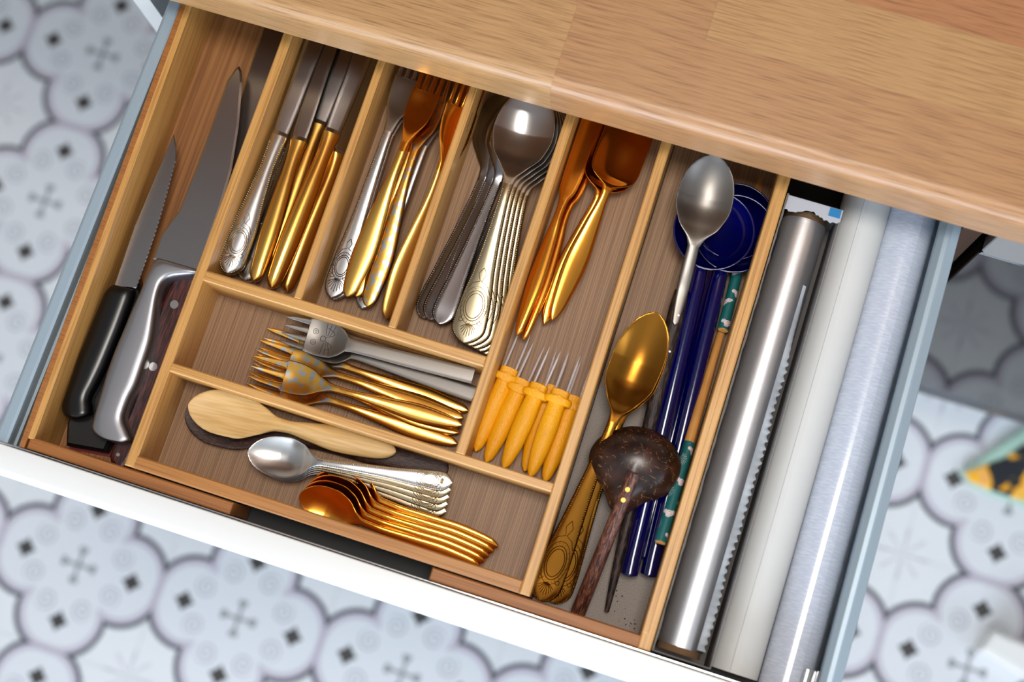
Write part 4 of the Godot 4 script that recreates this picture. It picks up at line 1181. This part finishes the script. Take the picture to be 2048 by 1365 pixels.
func build_rolls() -> void:
	# foil box without a lid
	var o := thing("foil_box", "open cardboard foil box with a torn lid, white and blue flap at the back", "box", Vector3(0.40, FD, -0.16))
	var at := o.position
	var zf := 0.0085; var zb := -0.3185
	for r in [["side_panel", Vector3(0.3793, FD + 0.001, zb), Vector3(0.3799, -0.0015, zf), M.board], ["side_panel", Vector3(0.4188, FD + 0.001, zb), Vector3(0.4195, -0.0035, zf), M.board_grey], ["front_end", Vector3(0.3799, FD + 0.001, zf - 0.0007), Vector3(0.4188, -0.0035, zf), M.board_grey], ["back_end", Vector3(0.3799, FD + 0.001, zb), Vector3(0.4188, -0.0040, zb + 0.0006), M.board_grey], ["bottom", Vector3(0.3799, FD + 0.0006, zb), Vector3(0.4188, FD + 0.0014, zf - 0.0007), M.board_grey]]:
		var b := MB.new()
		box(b, r[1], r[2], 0.0001)
		put(b, r[0], r[3], o, at)
	var b := MB.new()
	var flap := [Vector2(0.3805, zb + 0.0005), Vector2(0.4196, zb + 0.0005)]
	for k in 26:
		var t := k / 25.0
		flap.append(Vector2(lerpf(0.4196, 0.3805, t), zb + 0.0095 + 0.0018 * sin(t * 9.0) + rng.randf_range(-0.0008, 0.0008)))
	solid(b, flap, [[0, -0.0042], [0, -0.0034]])
	var fl := put(b, "torn_flap", M.board_white, o, at)
	b = MB.new()
	box(b, Vector3(0.4105, -0.0033, zb + 0.0008), Vector3(0.4186, -0.0030, zb + 0.0070), 0)
	put(b, "blue_print", M.board_blue, fl, at)
	b = MB.new()
	var torn := []
	for k in 60:
		torn.append(Vector3(0.3800 + rng.randf_range(-0.0002, 0.0004), -0.0014 + rng.randf_range(-0.0004, 0.0006), lerpf(zf, zb, k / 59.0)))
	rod(b, torn, [0.0004], 5)
	put(b, "torn_edge", M.board, o, at)
	# foil roll
	var ax := [Vector3(0.3977, -0.0275, 0.0008), Vector3(0.3977, -0.0275, -0.3080)]
	o = thing("foil_roll", "roll of aluminium foil with a jagged torn edge inside the open box", "foil roll", ax[0])
	b = MB.new()
	rod(b, ax, [0.0160], 56)
	put(b, "foil", M.foil, o, o.position)
	b = MB.new()
	rod(b, [ax[0] + Vector3(0, 0, 0.0045), ax[1] - Vector3(0, 0, 0.0052)], [0.0150], 36)
	put(b, "cardboard_core", M.core, o, o.position)
	b = MB.new()                                             # loose end of the foil, torn in teeth
	var n := 190
	for k in n + 1:
		var t := float(k) / n
		var z := lerpf(-0.001, -0.262, t)
		var w := 0.0030 + 0.0010 * sin(t * 21.0) * sin(t * 8.0) + (0.0010 if k % 4 < 2 else -0.0006) * (0.4 + rng.randf()) * (1.0 if t < 0.8 else 0.3)
		w *= clampf((1.0 - t) * 4.0, 0.12, 1.0)
		var wave := 0.0006 * sin(t * 33.0)
		var p0 := Vector3(ax[0].x + sin(0.72) * 0.0162, ax[0].y + cos(0.72) * 0.0162, z)
		b.p(p0)
		b.p(p0 + Vector3(0.0022, -0.0012 + wave * 0.5, 0))
		b.p(p0 + Vector3(0.0022 + w * 0.5, -0.0017 + wave, 0))
		b.p(p0 + Vector3(0.0022 + w, -0.0026 + wave, 0))
	for k in n:
		for j in 3: b.quad(k * 4 + j, (k + 1) * 4 + j, (k + 1) * 4 + j + 1, k * 4 + j + 1)
	put(b, "torn_sheet", M.foil_torn, o, o.position)
	# baking paper and cling film
	o = thing("baking_paper_roll", "plain white roll of baking paper between the foil box and the cling film", "paper roll", Vector3(0.4349, -0.034, 0.0064))
	b = MB.new()
	rod(b, [Vector3(0.4372, -0.0380, 0.0064), Vector3(0.4372, -0.0380, -0.395)], [0.0174], 56)
	put(b, "paper", M.baking, o, o.position)
	b = MB.new()
	rod(b, [Vector3(0.4372, -0.0380, 0.0068), Vector3(0.4372, -0.0380, -0.396)], [0.0140], 32)
	put(b, "cardboard_core", M.core, o, o.position)
	b = MB.new()
	rod(b, [Vector3(0.4335, -0.0209, 0.0060), Vector3(0.4335, -0.0209, -0.394)], [0.00022], 5)
	put(b, "paper_edge", M.baking, o, o.position)
	o = thing("cling_film_roll", "thick roll of cling film with bluish sheen beside the right drawer side", "film roll", Vector3(0.4705, -0.034, 0.006))
	b = MB.new()
	rod(b, [Vector3(0.4722, -0.0383, 0.0075), Vector3(0.4700, -0.0383, -0.395)], [0.0172], 56)
	put(b, "film", M.cling, o, o.position)
	b = MB.new()
	rod(b, [Vector3(0.4722, -0.0383, 0.0079), Vector3(0.4700, -0.0383, -0.396)], [0.0140], 32)
	put(b, "cardboard_core", M.core, o, o.position)
	b = MB.new()                                             # crumpled loose film along the right side
	var m := 90
	for k in m + 1:
		for j in 6:
			var a := 0.35 + 0.22 * j
			var r := 0.0174 + 0.0002 * j + rng.randf_range(0.0, 0.0009) * (0.4 + 0.25 * j)
			b.p(Vector3(lerpf(0.4722, 0.4703, float(k) / m) + sin(a) * r * (1.0 if j < 5 else 1.04), -0.0383 + cos(a) * r, lerpf(0.004, -0.34, float(k) / m)))
	for k in m:
		for j in 5: b.quad(k * 6 + j, (k + 1) * 6 + j, (k + 1) * 6 + j + 1, k * 6 + j + 1)
	put(b, "loose_film", M.film, o, o.position)

func more_materials() -> void:
	M.oven_glass = plain(Color(0.02, 0.022, 0.026), 0.04)
	M.oven_glass.metallic_specular = 0.35
	M.oven_trim = plain(Color(0.30, 0.31, 0.33), 0.35, 0.8)
	M.dull_steel = plain(Color(0.50, 0.48, 0.46), 0.38, 1.0)
	M.handle_steel = plain(Color(0.62, 0.62, 0.64), 0.4, 1.0)
	# coconut shell: dark brown with short pale fibres
	var n := 768
	var im := Image.create(n, n, false, Image.FORMAT_RGB8)
	var fn := FastNoiseLite.new()
	fn.frequency = 0.008; fn.seed = 12
	for y in n:
		for x in n:
			var t := clampf(fn.get_noise_2d(x, y) * 0.9 + 0.4, 0, 1)
			im.set_pixel(x, y, Color(0.10, 0.05, 0.035).lerp(Color(0.25, 0.13, 0.08), t))
	for k in 1500:
		var p := Vector2(rng.randf() * n, rng.randf() * n)
		var near := p.distance_to(Vector2(500, 330)) / n
		if rng.randf() < near * 1.9 - 0.25: continue
		var a := rng.randfn(0.5, 0.8)
		var l := rng.randf_range(3, 24)
		var c := Color(0.36, 0.21, 0.12).lerp(Color(0.86, 0.66, 0.45), rng.randf())
		for s in int(l * 2):
			var q := p + Vector2(cos(a), sin(a)) * s * 0.5
			a += rng.randfn(0, 0.06)
			for w in 1:
				var xx := clampi(int(q.x) + w, 0, n - 1); var yy := clampi(int(q.y), 0, n - 1)
				im.set_pixel(xx, yy, im.get_pixel(xx, yy).lerp(c, 0.7))
	M.coconut = plain(Color.WHITE, 0.3)
	M.coconut.albedo_texture = ImageTexture.create_from_image(im)
	# chopstick print: teal with pale clouds and fans
	im = Image.create(128, 512, false, Image.FORMAT_RGB8)
	im.fill(Color(0.03, 0.36, 0.36))
	for k in 9:
		var c := Vector2(fposmod(k * 47.0 + 20.0, 128.0), 30.0 + k * 55.0)
		var pale := Color(0.86, 0.78, 0.78)
		if k % 3 == 1:
			for s in 9:
				var a := -1.2 + s * 0.3
				for l in range(8, 34):
					var q := c + Vector2(cos(a) * l * 0.9, sin(a) * l)
					im.set_pixel(posmod(int(q.x), 128), clampi(int(q.y), 0, 511), pale)
					if l > 18: im.set_pixel(posmod(int(q.x) + 1, 128), clampi(int(q.y), 0, 511), pale)
		else:
			for d in [Vector3(0, 0, 15), Vector3(17, 8, 11), Vector3(-17, 7, 10), Vector3(28, 13, 6), Vector3(-3, -12, 9)]:
				for yy in range(-16, 17):
					for xx in range(-16, 17):
						var r := Vector2(xx, yy).length()
						if r < d.z and not (r > d.z * 0.5 and r < d.z * 0.62 and xx > -4):
							im.set_pixel(posmod(int(c.x + d.x) + xx, 128), clampi(int(c.y + d.y) + yy, 0, 511), pale)
	M.teal = plain(Color.WHITE, 0.45)
	M.teal.albedo_texture = ImageTexture.create_from_image(im)

func build_objects() -> void:
	more_materials()
	build_surroundings()
	build_kitchen_knives()
	build_knives()
	build_forks()
	build_spoons()
	build_servers()
	build_corn()
	build_small_forks()
	build_teaspoons()
	build_ladles()
	build_rolls()

func _ready() -> void:
	rng.seed = 7
	var cam := Camera3D.new()
	cam.name = "camera"
	cam.transform = Transform3D(Vector3(0.950754, -0.052651, -0.305441), Vector3(-0.290600, 0.191282, -0.937530), Vector3(0.107787, 0.980122, 0.166561), Vector3(0.33361, 0.95848, 0.00145))
	var ca := CameraAttributesPhysical.new()
	ca.frustum_focal_length = 72.92
	ca.frustum_focus_distance = 1.012
	ca.exposure_aperture = 4.6
	ca.frustum_near = 0.05
	cam.attributes = ca
	cam.fov = 26.993
	cam.current = true
	add_child(cam)
	var env := Environment.new()
	env.background_mode = Environment.BG_SKY
	var sky := Sky.new()
	var sm := ProceduralSkyMaterial.new()
	sm.sky_top_color = Color(0.55, 0.68, 0.9); sm.sky_horizon_color = Color(0.85, 0.9, 0.95)
	sm.ground_bottom_color = Color(0.4, 0.4, 0.38); sm.ground_horizon_color = Color(0.7, 0.7, 0.7)
	sky.sky_material = sm
	env.sky = sky
	env.background_energy_multiplier = 1.0
	env.tonemap_mode = Environment.TONE_MAPPER_LINEAR
	env.tonemap_exposure = 1.7
	env.sdfgi_enabled = true; env.ssao_enabled = true; env.ssil_enabled = true
	var we := WorldEnvironment.new()
	we.name = "world_environment"
	we.environment = env
	add_child(we)
	for l in [["window_daylight", Vector3(0.2, 0.85, 2.57), 0.0, Vector2(2.0, 1.1), 6.5, Color(0.88, 0.94, 1.0)], ["side_daylight", Vector3(2.47, 0.85, 0.9), PI / 2, Vector2(1.35, 1.1), 1.3, Color(0.88, 0.94, 1.0)]]:
		var a := AreaLight3D.new()
		a.name = l[0]
		a.area_size = l[3]; a.light_energy = l[4]; a.light_color = l[5]
		a.area_range = 8.0; a.shadow_enabled = true
		a.position = l[1]; a.rotation.y = l[2]
		add_child(a)
	var lamp := AreaLight3D.new()
	lamp.name = "ceiling_lamp_light"
	lamp.area_size = Vector2(0.50, 0.40); lamp.light_energy = 0.85; lamp.light_color = Color(1.0, 0.98, 0.95)
	lamp.area_range = 8.0; lamp.shadow_enabled = true
	lamp.position = Vector3(0.40, 1.708, -0.16); lamp.rotation.x = -PI / 2
	add_child(lamp)
	make_materials()
	build_room()
	build_worktop()
	build_tray()
	build_objects()
